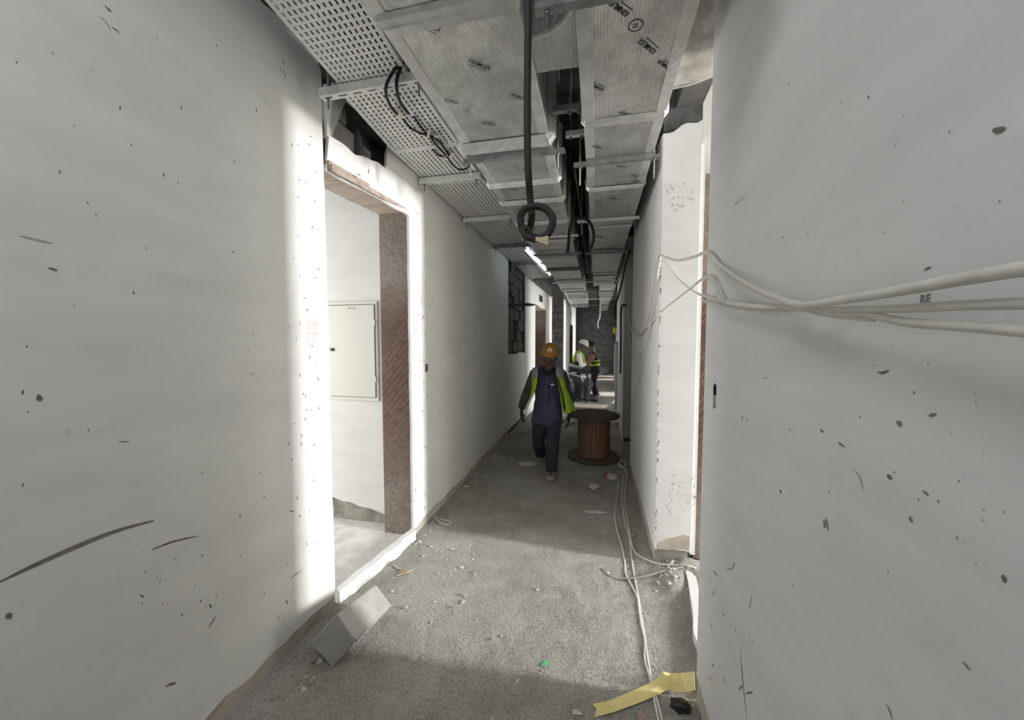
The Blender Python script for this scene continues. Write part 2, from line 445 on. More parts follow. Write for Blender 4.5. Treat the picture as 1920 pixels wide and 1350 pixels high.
# beyond the doorway up to the recess, with a socket box opening
sock = [(2.865, 1.335), (2.905, 1.335), (2.905, 1.395), (2.865, 1.395)]
outer = ragged((DOOR_Y1, 0.09), (5.89, 0.11), 0.06, 0.035, 6) + [(5.89, 0.11)] + ragged((5.89, 0.2), (5.89, 3.04), 0.12, 0.02, 7) + [(5.89, 3.06)] + ragged((5.89, 3.06), (DOOR_Y1, 3.06), 0.1, 0.03, 8) + [(DOOR_Y1, 3.06)] + ragged((DOOR_Y1, 3.06), (DOOR_Y1, 0.09), 0.05, 0.008, 9)[1:]
panel(bm, outer, [sock], lambda u, v, d: V((-1.41 - d, u, v)), PL)
# under and over the recess
outer = [(5.89, 0.1), (7.38, 0.1), (7.38, 1.36)] + ragged((7.38, 1.36), (5.89, 1.36), 0.09, 0.05, 10) + [(5.89, 1.36)]
panel(bm, outer, [], lambda u, v, d: V((-1.41 - d, u, v)), PL)
panel(bm, [(5.89, 2.93), (7.38, 2.93), (7.38, 3.2), (5.89, 3.2)], [], lambda u, v, d: V((-1.41 - d, u, v)), PL)
# beyond the recess: wall, second doorway, wall
slant = lambda u, v, d: V((xl(u) - d, u, v))
panel(bm, [(7.38, 0.0), (8.45, 0.0), (8.45, 3.2), (7.38, 3.2)], [], slant, PL)
panel(bm, [(8.45, 2.42), (9.98, 2.42), (9.98, 3.2), (8.45, 3.2)], [[(8.9, 2.55), (9.4, 2.55), (9.4, 2.72), (8.9, 2.72)]], slant, PL)
panel(bm, [(9.98, 0.0), (11.09, 0.0), (11.09, 3.2), (9.98, 3.2)], [], slant, PL)
# narrower end of the corridor with the third doorway
far = lambda u, v, d: V((-0.95 - d, u, v))
panel(bm, [(11.1, 0.0), (13.6, 0.0), (13.6, 3.2), (11.1, 3.2)], [], far, PL)
panel(bm, [(13.6, 2.2), (15.5, 2.2), (15.5, 3.2), (13.6, 3.2)], [[(13.8, 2.5), (14.5, 2.5), (14.5, 2.65), (13.8, 2.65)]], far, PL)
panel(bm, [(15.5, 0.0), (18.0, 0.0), (18.0, 3.2), (15.5, 3.2)], [], far, PL)
wall_left = struct('wall_left', bm, 'plaster')
# masonry behind the plaster
bm = new()
box(bm, -1.745, -1.525, -3.2, 1.835, 0.0, 3.45)
box(bm, -1.70, -1.55, 1.835, 2.625, 3.03, 3.45)
box(bm, -1.70, -1.60, 1.835, 2.625, 2.60, 3.05)
box(bm, -1.67, -1.43, 2.66, 5.89, 0.0, 3.45)
box(bm, -1.67, -1.53, 5.89, 7.38, 0.0, 3.45)
box(bm, -1.53, -1.43, 5.89, 7.38, 0.0, 1.33)
box(bm, -1.53, -1.43, 5.89, 7.38, 2.95, 3.45)
box(bm, -1.67, -1.43, 7.38, 8.43, 0.0, 3.45)
box(bm, -1.67, -1.40, 8.43, 10.0, 2.44, 3.45)
box(bm, -1.67, -1.345, 10.0, 11.1, 0.0, 3.45)
box(bm, -1.67, -0.97, 11.12, 13.58, 0.0, 3.45)
box(bm, -1.30, -0.97, 13.58, 15.52, 2.22, 3.45)
box(bm, -1.30, -0.97, 15.52, 18.0, 0.0, 3.45)
struct('wall_left_core', bm, 'dark_concrete')
# unplastered strip along the foot of the wall
bm = new()
box(bm, -1.525, -1.508, -3.2, 1.835, 0.0, 0.13)
struct('baseboard_left', bm, 'edge')
bm = new()
box(bm, -1.432, -1.418, 2.63, 5.89, 0.0, 0.18)
struct('baseboard_left_far', bm, 'edge')

# right side
XR = 0.45
bm = new()
rmap = lambda u, v, d: V((XR + d, u, v))
boxhole = [(1.535, 1.345), (1.575, 1.33), (1.58, 1.42), (1.565, 1.435), (1.54, 1.43)]
outer = [(-3.2, 0.11)] + ragged((-3.2, 0.06), (1.695, 0.12), 0.05, 0.03, 21)[1:] + ragged((1.695, 0.12), (1.705, 3.2), 0.06, 0.004, 22) + [(1.705, 3.45), (-3.2, 3.45)]
panel(bm, outer, [boxhole], rmap, PL)
# the return face and the wall beyond the doorway
outer = ragged((2.70, 0.12), (4.66, 0.1), 0.06, 0.03, 23) + [(4.66, 0.1), (4.66, 3.12)] + ragged((4.66, 3.12), (2.70, 3.03), 0.08, 0.05, 24) + ragged((2.70, 3.03), (2.70, 0.12), 0.05, 0.006, 25)[1:]
panel(bm, outer, [], lambda u, v, d: V((0.42 + d, u, v)), PL)
outer = ragged((0.422, 0.125), (0.655, 0.13), 0.03, 0.03, 26) + [(0.655, 0.12), (0.66, 3.04)] + ragged((0.66, 3.04), (0.422, 2.99), 0.03, 0.05, 27) + [(0.422, 2.98)]
panel(bm, outer, [], lambda u, v, d: V((u, 2.70 + d, v)), PL)
panel(bm, [(6.0, 0.0), (8.1, 0.0), (8.1, 3.2), (6.0, 3.2)], [], lambda u, v, d: V((0.42 + d, u, v)), PL)
panel(bm, [(9.2, 0.0), (10.95, 0.0), (10.95, 3.2), (9.2, 3.2)], [], lambda u, v, d: V((1.05 + d, u, v)), PL)
panel(bm, [(11.55, 0.0), (15.4, 0.0), (15.4, 3.2), (11.55, 3.2)], [], lambda u, v, d: V((1.05 + d, u, v)), PL)
panel(bm, [(17.0, 0.0), (18.0, 0.0), (18.0, 3.2), (17.0, 3.2)], [], lambda u, v, d: V((1.05 + d, u, v)), PL)
panel(bm, [(0.44, 0.06), (0.66, 0.06), (0.66, 3.2), (0.44, 3.2)], [], lambda u, v, d: V((u, 6.0 + d, v)), PL)
wall_right = struct('wall_right', bm, 'plaster_r')
bm = new()
box(bm, 0.50, 0.68, -3.2, 1.69, 0.0, 3.45)
box(bm, 0.47, 0.50, -3.2, 1.50, 0.0, 3.45); box(bm, 0.47, 0.50, 1.60, 1.69, 0.0, 3.45); box(bm, 0.47, 0.50, 1.50, 1.60, 0.0, 1.33); box(bm, 0.47, 0.50, 1.50, 1.60, 1.44, 3.45)
box(bm, 0.44, 0.655, 2.72, 4.65, 0.0, 3.45)
box(bm, 0.44, 0.68, 6.02, 8.08, 0.0, 3.45)
for y0, y1 in ((9.22, 10.93), (11.57, 15.38), (17.02, 18.0)): box(bm, 1.07, 1.27, y0, y1, 0.0, 3.45)
for y0, y1 in ((8.22, 9.22), (10.93, 11.57), (15.38, 17.02)): box(bm, 1.07, 1.27, y0, y1, 2.45, 3.45)
box(bm, 0.68, 1.3, 8.0, 8.2, 0.0, 3.45)
for y0, y1 in ((1.69, 2.72),):
    box(bm, 0.5, 0.66, y0, y1, 3.14, 3.45)
struct('wall_right_core', bm, 'dark_concrete')
bm = new(); box(bm, 0.453, 0.470, -3.2, 1.69, 0.0, 0.16); struct('baseboard_right', bm, 'edge')
bm = new(); box(bm, 0.426, 0.640, 2.712, 2.72, 0.0, 0.26); struct('baseboard_right_pier', bm, 'concrete')
bm = new(); box(bm, 0.425, 0.44, 2.72, 4.65, 0.0, 0.16); struct('baseboard_right_far', bm, 'edge')
bm = new(); panel(bm, ragged((0.43, 0.13), (0.648, 0.135), 0.03, 0.02, 81) + [(0.648, 0.135), (0.648, 0.235)] + ragged((0.64, 0.24), (0.47, 0.21), 0.03, 0.025, 82) + [(0.44, 0.17)], [], lambda u, v, d: V((u, 2.6992 + d, v)), 0.0008); part('damp_stain', bm, 'edge', wall_right)
# closing walls
bm = new()
box(bm, -1.8, -1.3, -3.35, -3.2, 0, 3.45); box(bm, 0.2, 0.8, -3.35, -3.2, 0, 3.45); box(bm, -1.3, 0.2, -3.35, -3.2, 2.8, 3.45); box(bm, -1.3, 0.2, -3.35, -3.2, 0, 1.0)
struct('wall_back', bm, 'plaster')
bm = new(); box(bm, -1.3, 1.5, 18.1, 18.25, 0, 3.45); struct('wall_front', bm, 'black_block')

# raised slabs of the side rooms with a pale edge at each threshold
def slab(name, pts, z, mat):
    bm = new(); panel(bm, pts, [], lambda u, v, d: V((u, v, z - d)), z + 0.03); return struct(name, bm, mat)
sill = [(-4.3, 1.0), (-1.70, 1.0), (-1.70, 1.84)] + ragged((-1.487, 1.84), (-1.383, 2.61), 0.05, 0.018, 31) + [(-1.383, 2.61), (-1.46, 2.655), (-1.66, 2.76), (-4.3, 2.76)]
slab('floor_left_room', sill, 0.028, 'room_floor')
curb = ragged((-1.487, 1.84), (-1.383, 2.61), 0.04, 0.02, 31) + [(-1.383, 2.61), (-1.43, 2.63)] + ragged((-1.43, 2.63), (-1.545, 1.84), 0.04, 0.02, 35)
bm = new(); panel(bm, curb, [], lambda u, v, d: V((u, v, 0.092 + 0.004 * noise.noise(V((u * 20, v * 20, 1))) - d)), 0.10); struct('trim_2', bm, 'plaster')
sill = [(0.486, 1.70)] + [(8.5, 1.70), (8.5, 2.72), (0.605, 2.60)] + ragged((0.605, 2.60), (0.486, 1.72), 0.05, 0.014, 33)[1:]
slab('floor_right_room', sill, 0.03, 'room_floor')
curb = [(0.56, 1.72), (0.66, 2.58)] + ragged((0.605, 2.60), (0.486, 1.72), 0.05, 0.016, 33)
bm = new(); panel(bm, curb, [], lambda u, v, d: V((u, v, 0.052 - d)), 0.06); struct('trim_3', bm, 'plaster_r')
bm = new(); box(bm, 0.70, 8.5, 0.6, 1.70, -0.03, 0.04); box(bm, 0.72, 8.5, 2.72, 3.2, -0.03, 0.04); struct('floor_right_room_rest', bm, 'floor')
bm = new(); box(bm, -4.3, -1.72, 0.4, 1.0, -0.03, 0.025); struct('floor_left_room_rest', bm, 'room_floor')

def room(name, x0, x1, y0, y1, wy0, wy1, wz0=0.6, wz1=2.65, mat='plaster'):
    """Side room: two cross walls and the outer wall with its window opening."""
    s = 1 if x1 > x0 else -1
    bm = new(); a, b = sorted((x0, x1))
    box(bm, a, b, y0 - 0.12, y0, 0, 3.45)
    box(bm, a, b, y1, y1 + 0.12, 0.12 if False else 0, 3.45)
    c, d = sorted((x1, x1 + 0.15 * s))
    box(bm, c, d, y0 - 0.12, wy0, 0, 3.45); box(bm, c, d, wy1, y1 + 0.12, 0, 3.45)
    box(bm, c, d, wy0, wy1, 0, wz0); box(bm, c, d, wy0, wy1, wz1, 3.45)
    return struct(name, bm, mat)
room('wall_left_room', -1.75, -4.2, 0.4, 2.86, 1.05, 2.45, 0.55, 2.65)
room('wall_right_room', 0.70, 8.4, 0.6, 2.86, 1.85, 2.36, 1.8, 3.35)
room('wall_right_dark_room', 0.70, 3.0, 4.5, 6.2, 5.0, 5.1, 1.0, 1.1)
room('wall_right_room_2', 1.27, 3.5, 7.8, 9.6, 8.3, 9.2)
room('wall_right_room_3', 1.27, 3.5, 10.6, 12.0, 10.9, 11.7)
room('wall_right_room_4', 1.27, 3.5, 15.0, 17.3, 15.8, 16.9)
room('wall_left_room_2', -1.70, -3.5, 8.2, 10.2, 9.3, 10.1)
room('wall_left_room_3', -1.32, -3.0, 13.3, 15.7, 14.0, 15.0)

# the plastered end of the left room, seen through the doorway, stops short of the floor
bm = new()
outer = ragged((-4.2, 0.42), (-2.45, 0.25), 0.07, 0.03, 41) + ragged((-2.45, 0.25), (-1.675, 0.115), 0.05, 0.022, 42) + [(-1.675, 0.115), (-1.68, 3.2), (-4.2, 3.2)]
panel(bm, outer, [], lambda u, v, d: V((u, 2.74 + d, v)), PL)
struct('wall_left_room_end', bm, 'plaster')
bm = new(); box(bm, -4.2, -1.68, 2.757, 2.80, 0.0, 0.45); struct('baseboard_left_room', bm, 'mortar')

# ------------------------------------------------------------------ doorway linings (film-faced boards) with their printed pattern
def film_print(x0, x1, z0, z1, y, parent, size=0.030, step=0.040, skew=0.86):
    bm = new()
    w = 0.21
    proto = text_bm('TEMANPLEX', size, Matrix.Identity(4), 0.0003, 1)
    cx, cz = (x0 + x1) / 2, (z0 + z1) / 2
    c, s = math.cos(skew), math.sin(skew)
    L = math.hypot(x1 - x0, z1 - z0) / 2 + 0.15
    k = -int(L / step)
    while k * step < L:
        off = (k % 2) * 0.1
        t = -L
        while t < L:
            px = cx + (t + off) * c - k * step * s; pz = cz + (t + off) * s + k * step * c
            if x0 - 0.12 < px < x1 + 0.12 and z0 - 0.12 < pz < z1 + 0.12 and noise.noise(V((px * 4, 0.3, pz * 2.2))) > -0.28:
                b2 = proto.copy(); bmesh.ops.transform(b2, matrix=frame(*FACING, (px, y, pz), skew), verts=b2.verts); merge(bm, b2)
            t += w
        k += 1
    proto.free()
    for co, no in (((x0, 0, 0), (-1, 0, 0)), ((x1, 0, 0), (1, 0, 0)), ((0, 0, z0), (0, 0, -1)), ((0, 0, z1), (0, 0, 1))):
        bmesh.ops.bisect_plane(bm, geom=list(bm.verts) + list(bm.edges) + list(bm.faces), plane_co=co, plane_no=no, clear_outer=True)
    return part('film_print', bm, 'ply_print', parent)
def lining(name, loc):
    o = bpy.data.objects.new(name, None); COL.objects.link(o); o.location = loc; o['kind'] = 'structure'; return o
d1 = lining('door_1', (-1.5, 2.2, 0.0))
bm = new(); box(bm, -1.672, -1.422, 2.632, 2.66, 0.02, 2.60, 0.002); part('jamb_board', bm, 'ply', d1)
film_print(-1.668, -1.426, 0.55, 1.98, 2.6315, d1)
bm = new()
panel(bm, ragged((1.84, 2.565), (2.63, 2.585), 0.1, 0.008, 51) + [(2.63, 2.585), (2.63, 2.63), (1.84, 2.61)], [], lambda u, v, d: V((-1.475 + 0.06 * (u - 1.84) - d, u, v)), 0.25)
part('lintel_board', bm, 'lintel', d1)
bm = new()
panel(bm, ragged((1.84, 2.55), (2.45, 2.568), 0.06, 0.012, 52) + [(2.45, 2.573), (2.62, 2.595), (1.84, 2.585)], [], lambda u, v, d: V((-1.455 + 0.06 * (u - 1.84) - d, u, v)), 0.015)
part('splintered_edge', bm, 'lintel', d1)
d2 = lining('door_2', (0.7, 2.3, 0.0))
bm = new(); box(bm, 0.69, 1.0, 2.765, 2.79, 0.05, 2.72, 0.002); part('jamb_board', bm, 'ply', d2)
film_print(0.694, 0.95, 0.3, 2.3, 2.7645, d2)
bm = new(); box(bm, 0.658, 0.69, 2.72, 2.74, 0.10, 2.9); part('plaster_edge', bm, 'plaster', d2)
d3 = lining('door_3', (-1.4, 9.9, 0.0))
bm = new(); box(bm, -1.66, -1.345, 9.97, 10.0, 0.0, 2.42, 0.002); part('jamb_board', bm, 'ply', d3)
bm = new(); box(bm, -1.66, -1.36, 8.45, 9.98, 2.40, 2.43); part('lintel_board', bm, 'lintel', d3)
d4 = lining('door_4', (-0.95, 14.5, 0.0))
bm = new(); box(bm, -1.24, -0.96, 15.47, 15.5, 0.0, 2.2, 0.002); part('jamb_board', bm, 'ply', d4)

# ------------------------------------------------------------------ masonry that shows
def blocks(name, parent, cells, mat, jit=0.006):
    meshes = []
    for (x0, x1, y0, y1, z0, z1) in cells:
        j = lambda: R.uniform(-jit, jit)
        bm = new(); box(bm, x0 + j(), x1 + j(), y0, y1, z0, z1, 0.006)
        part(name, bm, mat, parent)
cells = []
z = 1.38; row = 0
while z < 2.88:
    ys = [5.90, 6.26, 6.68, 7.08, 7.37] if row % 2 else [5.90, 6.08, 6.47, 6.87, 7.37]
    for a, b in zip(ys, ys[1:]):
        if R.random() < 0.9: cells.append((-1.53, -1.455 + R.uniform(-0.03, 0.02), a + 0.008, b - 0.008, z, z + 0.185))
    z += 0.2; row += 1
blocks('block', wall_left, cells, 'black_block')
cells = []
z = 0.02; row = 0
while z < 2.6:
    xs = [-1.30, -1.12, -0.98] if row % 2 else [-1.30, -1.22, -0.98]
    for a, b in zip(xs, xs[1:]): cells.append((a + 0.006, b - 0.006, 11.06 + R.uniform(-0.02, 0.015), 11.12, z, z + 0.185))
    z += 0.2; row += 1
blocks('block', wall_left, cells, 'black_block')
# blocks showing in the patch over the first doorway
blocks('block', wall_left, [(-1.60, -1.545, 1.80, 2.165, 2.66, 2.93), (-1.60, -1.53, 2.245, 2.335, 2.66, 2.90), (-1.60, -1.545, 1.80, 2.10, 2.95, 3.04)], 'concrete')
bm = hull([(-1.6, 2.17, 2.7), (-1.49, 2.165, 2.72), (-1.49, 2.215, 2.76), (-1.6, 2.22, 2.72), (-1.6, 2.18, 3.0), (-1.52, 2.185, 2.97), (-1.53, 2.21, 2.98)], 0.006)
part('mortar_joint', bm, 'dark_concrete', wall_left)
# rough concrete over the plaster of the return on the right
bm = new(); panel(bm, ragged((0.425, 3.0), (0.655, 3.02), 0.03, 0.02, 61) + [(0.655, 3.02), (0.655, 3.44), (0.425, 3.44)], [], lambda u, v, d: V((u, 2.712 + d, v)), 0.01)
part('rough_concrete', bm, 'black_block', wall_right)
# switch box in the near right wall and socket box in the left wall
b_ = root('switch_box', 'small dark recessed switch box in the near grey wall below the strung white cables', 'switch box', (0.47, 1.555, 1.34))
bm = new(); box(bm, 0.452, 0.4955, 1.532, 1.537, 1.335, 1.43); box(bm, 0.452, 0.4955, 1.578, 1.583, 1.335, 1.43); box(bm, 0.492, 0.498, 1.532, 1.583, 1.335, 1.43); box(bm, 0.452, 0.4955, 1.532, 1.583, 1.335, 1.34); box(bm, 0.452, 0.4955, 1.532, 1.583, 1.425, 1.43)
part('box_shell', bm, 'lock', b_)
bm = new(); box(bm, 0.455, 0.470, 1.55, 1.553, 1.37, 1.41); part('lug', bm, 'galv_dark', b_)
s_ = root('socket_box', 'grey metal socket box set in the white wall just beyond the doorway', 'socket box', (-1.42, 2.885, 1.335))
bm = new()
for a in ((2.862, 2.870, 1.333, 1.397), (2.900, 2.908, 1.333, 1.397), (2.862, 2.908, 1.333, 1.340), (2.862, 2.908, 1.390, 1.397)): box(bm, -1.432, -1.404, *a)
part('rim', bm, 'galv_dark', s_)
bm = new(); box(bm, -1.4318, -1.424, 2.870, 2.90, 1.34, 1.39); part('back_plate', bm, 'panel', s_)

# ------------------------------------------------------------------ electrical cabinet in the left room
e = root('electrical_cabinet', 'cream metal electrical cabinet flush in the white wall seen through the doorway', 'cabinet', (-2.0, 2.74, 1.09))
Yc = 2.74
bm = new(); box(bm, -2.255, -1.765, Yc - 0.012, Yc, 1.09, 1.925, 0.003); part('cabinet_frame', bm, 'panel', e)
bm = new(); box(bm, -2.226, -1.786, Yc - 0.0135, Yc - 0.006, 1.118, 1.899); part('door_gap', bm, 'gap', e)
bm = new(); box(bm, -2.221, -1.791, Yc - 0.020, Yc - 0.010, 1.123, 1.893, 0.002); dr = part('cabinet_door', bm, 'panel', e)
bm = new(); box(bm, -2.212, -2.180, Yc - 0.030, Yc - 0.0195, 1.508, 1.534, 0.002); part('lock', bm, 'lock', dr)
bm = new(); box(bm, -2.2, -2.192, Yc - 0.034, Yc - 0.029, 1.516, 1.527); part('lock_slot', bm, 'galv_dark', dr)
part('lettering', text_bm('BB-G-12', 0.020, frame(*FACING, (-2.0, Yc - 0.0206, 1.868))), 'scuff_soft', dr)
for z in (1.25, 1.72): part('hinge', boxed(-1.79, -1.783, Yc - 0.0215, Yc - 0.011, z, z + 0.05), 'panel', e)

# ------------------------------------------------------------------ writing and scuffs on the walls
def plane_at(side):
    return (lambda x, y: at_x(x, y, (-1.5045 if x < 620 else (xl(2.2) if x < 762 else -1.4095)))) if side == 'L' else (lambda x, y: at_x(x, y, 0.4495))
def strip(bm, pts, w, nrm):
    """Flat tapered strip along pts, just proud of the wall."""
    n = len(pts)
    L = []
    for i, p in enumerate(pts):
        t = (pts[min(i + 1, n - 1)] - pts[max(i - 1, 0)]).normalized(); a = t.cross(nrm).normalized()
        ww = w * (0.12 + 0.88 * math.sin(math.pi * (0.08 + 0.84 * i / (n - 1))))
        L.append((bm.verts.new(p + a * ww / 2 + nrm * 0.0006), bm.verts.new(p - a * ww / 2 + nrm * 0.0006)))
    for (a, b), (c, d) in zip(L, L[1:]): bm.faces.new((a, b, d, c))
def mark(side, pts, wpx, mat='scuff', name='scuff_mark'):
    f = plane_at(side); nrm = V((1, 0, 0)) if side == 'L' else V((-1, 0, 0))
    P = [f(*p) for p in pts]
    m = P[len(P) // 2]; depth = (m - CAM).dot(FWD)
    bm = new(); strip(bm, catmull(P, 4), wpx * depth / F_PX, nrm)
    return part(name, bm, mat, wall_left if side == 'L' else wall_right)
mark('L', [(0, 1091), (60, 1062), (150, 1022), (220, 995), (288, 976)], 9)
mark('L', [(285, 1030), (330, 1014), (372, 1005)], 4)
mark('L', [(36, 442), (70, 450), (98, 456)], 4, 'scuff_soft')
mark('L', [(90, 502), (100, 505), (108, 507)], 5)
mark('L', [(222, 828), (232, 828), (244, 828)], 2)
mark('L', [(71, 740), (74, 747), (75, 752)], 8)
mark('L', [(14, 1150), (17, 1155), (20, 1160)], 8)
mark('L', [(390, 1178), (398, 1166), (406, 1154)], 2.5)
mark('L', [(310, 1287), (320, 1283), (330, 1281)], 5)
mark('L', [(545, 1085), (553, 1078), (565, 1070)], 5, 'scuff_soft')
mark('L', [(186, 31), (198, 40), (208, 60)], 2, 'scuff_soft'); mark('L', [(196, 10), (204, 18), (208, 21)], 4); mark('L', [(208, 50), (218, 56), (224, 62)], 2)
mark('R', [(1388, 1220), (1392, 1270), (1400, 1345)], 3)
mark('R', [(1662, 1320), (1668, 1332), (1674, 1350)], 4); mark('R', [(1806, 1240), (1812, 1248), (1820, 1257)], 4)
mark('R', [(1545, 974), (1546, 982), (1546, 990)], 7); mark('R', [(1549, 970), (1551, 984), (1554, 995)], 4)
mark('R', [(1881, 1078), (1883, 1084), (1884, 1092)], 9); mark('R', [(1862, 243), (1874, 244), (1886, 241)], 11)
mark('R', [(1682, 790), (1686, 794), (1691, 799)], 10); mark('R', [(1742, 780), (1748, 778), (1757, 776)], 6); mark('R', [(1646, 698), (1655, 699), (1667, 694)], 5)
mark('R', [(1733, 507), (1740, 503), (1746, 501)], 5); mark('R', [(1538, 805), (1541, 808), (1545, 810)], 4); mark('R', [(1572, 829), (1577, 833), (1584, 838)], 4)
mark('R', [(1664, 890), (1668, 894), (1673, 898)], 8); mark('R', [(1706, 968), (1708, 974), (1711, 979)], 7); mark('R', [(1730, 920), (1736, 924), (1742, 930)], 4); mark('R', [(1462, 918), (1464, 922), (1465, 925)], 5)
mark('R', [(1600, 880), (1613, 896), (1618, 920)], 3, 'scuff_soft'); mark('R', [(1375, 388), (1384, 378), (1400, 368)], 2, 'scuff_soft')
def specks(side, boxes, mat, seed):
    rr = random.Random(seed); bm = new(); f = plane_at(side); nrm = V((1, 0, 0)) if side == 'L' else V((-1, 0, 0))
    for (x0, y0, x1, y1, n, lo, hi) in boxes:
        for _ in range(n):
            x, y = rr.uniform(x0, x1), rr.uniform(y0, y1); a = rr.uniform(0.9, 1.9) if rr.random() < 0.7 else rr.uniform(0, 3.1); l = rr.uniform(lo, hi)
            P = [f(x - l * math.cos(a) / 2, y - l * math.sin(a) / 2), f(x + rr.uniform(-.5, .5), y), f(x + l * math.cos(a) / 2, y + l * math.sin(a) / 2)]
            depth = (P[1] - CAM).dot(FWD)
            strip(bm, P, rr.uniform(1.2, 3.2) * depth / F_PX, nrm)
    o = part('speck_marks', bm, mat, wall_left if side == 'L' else wall_right); o['kind'] = 'stuff'
specks('L', [(20, 60, 520, 1000, 30, 3, 9), (540, 160, 600, 1060, 46, 3, 9), (250, 1000, 560, 1180, 26, 3, 10), (770, 330, 800, 960, 30, 3, 8), (660, 320, 760, 380, 14, 4, 12), (800, 450, 940, 800, 16, 2, 6), (735, 240, 800, 330, 14, 3, 10)], 'scuff', 3)
specks('R', [(1350, 120, 1900, 470, 16, 3, 9), (1350, 680, 1900, 1100, 34, 3, 8), (1330, 1060, 1420, 1300, 22, 4, 14)], 'scuff', 4)
# marker writing
f = plane_at('L')
for st in ([(530, 110), (531, 114), (530, 119), (533, 122)], [(530, 114), (534, 114)], [(525, 122), (525.5, 128), (527, 134), (530, 137)], [(533, 128), (531.5, 132), (534, 137), (534.5, 142), (532, 145)]):
    mark('L', st, 1.8, 'marker', 'marker_writing')
for i, s in enumerate(('x - 5', 'x - 45/1', 'x - 12', 'x - 200', 'x - 2', 'x - 2')):
    part('red_writing', text_bm(s, 0.026, frame(*ON_LEFT, f(577, 600 + i * 7.5 + (3 if i > 2 else 0))), align='LEFT'), 'red_ink', wall_left)
part('marker_writing', text_bm('RE', 0.016, frame(*ON_RIGHT, at_x(1735, 560, 0.4493))), 'marker', wall_right)
mark('L', [(782, 670), (790, 690), (789, 705), (783, 722)], 1.5, 'red_ink', 'red_writing')
mark('L', [(781, 664), (784, 671), (781, 678)], 2, 'red_ink', 'red_writing')
# plaster dabs on the pier
bm = new(); rr = random.Random(9)
for _ in range(60):
    x, y = rr.uniform(1250, 1305), (rr.gauss(372, 12) if rr.random() < .5 else rr.gauss(925, 22)); p = at_y(x, y, 2.6985); l = rr.uniform(.008, .03)
    a = rr.uniform(.8, 2.4); q = V((math.cos(a), 0, math.sin(a))) * l / 2
    strip(bm, [p - q, p + V((0.001, 0, 0)), p + q], rr.uniform(.004, .009), V((0, -1, 0)))
o = part('speck_marks', bm, 'scuff_soft', wall_right); o['kind'] = 'stuff'
bm = new()
for _ in range(46):
    y = 500 + 520 * rr.random(); x = 1238.5 - 9.5 * (y - 480) / 540; p = at_y(x + rr.uniform(-.5, 2), y, 2.6985); l = rr.uniform(.006, .035)
    strip(bm, [p - V((0, 0, l / 2)), p + V((rr.uniform(-.002, .003), 0, 0)), p + V((0, 0, l / 2))], rr.uniform(.003, .009), V((0, -1, 0)))
o = part('chipped_corner', bm, 'scuff', wall_right); o['kind'] = 'stuff'
#@@SERVICES
# ------------------------------------------------------------------ ducts overhead
ZD = 2.75
def duct(label, x0, x1, ys, z1, flange, marks, zoff=None):
    """A foil-wrapped duct; ys = where its joints fall. Sections, joint bands and edge tapes are parts."""
    r = root('air_duct', label, 'duct', ((x0 + x1) / 2, ys[0], ZD), 'ducts along the corridor ceiling')
    for i, (a, b) in enumerate(zip(ys, ys[1:])):
        bm = new(); nz = 8
        sag = 0.006 * ((i * 7) % 3 - 1)
        box(bm, x0 + sag, x1 + sag * 0.4, a + 0.002, b - 0.002, ZD + 0.004 * (i % 2), z1, 0.012)
        s = part('duct_section', bm, 'foil', r)
        w = 0.05
        for xa, xb in ((x0 + sag - 0.003, x0 + w), (x1 - w, x1 + sag * 0.4 + 0.003)):
            bm = new(); box(bm, xa, xb, a + 0.01, b - 0.01, ZD + 0.004 * (i % 2) - 0.0025, ZD + 0.03 + 0.004 * (i % 2), 0.001); part('edge_tape', bm, 'foil_tape', s)
    for i, y in enumerate(ys[1:-1]):
        bm = new()
        d, w = flange(i)
        prof = [(-w, 0.0), (-w * 0.7, d), (-w * 0.15, d * 0.85), (0, d * 1.25), (w * 0.2, d * 0.8), (w, d * 0.35), (w, 0.0)]
        # swept round three sides of the duct
        loops = []
        for (u, h) in prof:
            h += 0.002
            loops.append([bm.verts.new(p) for p in ((x0 - h, y + u, z1), (x0 - h, y + u, ZD + 0.01 - h * 0.2), (x0 + 0.012 - h * 0.5, y + u, ZD - h), (x1 - 0.012 + h * 0.5, y + u, ZD - h), (x1 + h, y + u, ZD + 0.01 - h * 0.2), (x1 + h, y + u, z1))])
        for A, B in zip(loops, loops[1:]):
            for k in range(5): bm.faces.new((A[k], B[k], B[k + 1], A[k + 1]))
        bmesh.ops.recalc_face_normals(bm, faces=bm.faces)
        part('joint_band', bm, 'foil_tape', r)
    for (px, py, word, size, rot) in marks:
        p = at_z(px, py, ZD - 0.0012)
        fr = frame(*UNDER, p, rot); size *= 0.62
        b_m = text_bm(word, size, fr @ Matrix.Diagonal((0.78 if len(word) > 1 else 1.0, 1, 1, 1)), 0.0004, 1, offset=0.012)
        if len(word) > 1:
            L_ = size * 1.5; b2 = new(); box(b2, -L_, L_ * 0.8, -size * 0.72, -size * 0.62, -0.0003, 0.0003); bmesh.ops.transform(b2, matrix=fr, verts=b2.verts); merge(b_m, b2)
        else:
            b2 = new(); rg_ = lathe(b2, [(size * 0.75, 0), (size * 0.9, 0)], (0, 0, 0), 18); bmesh.ops.transform(b2, matrix=fr, verts=b2.verts); merge(b_m, b2)
        part('print_mark', b_m, 'ink', r)
    return r
W = 'KINMLEX'
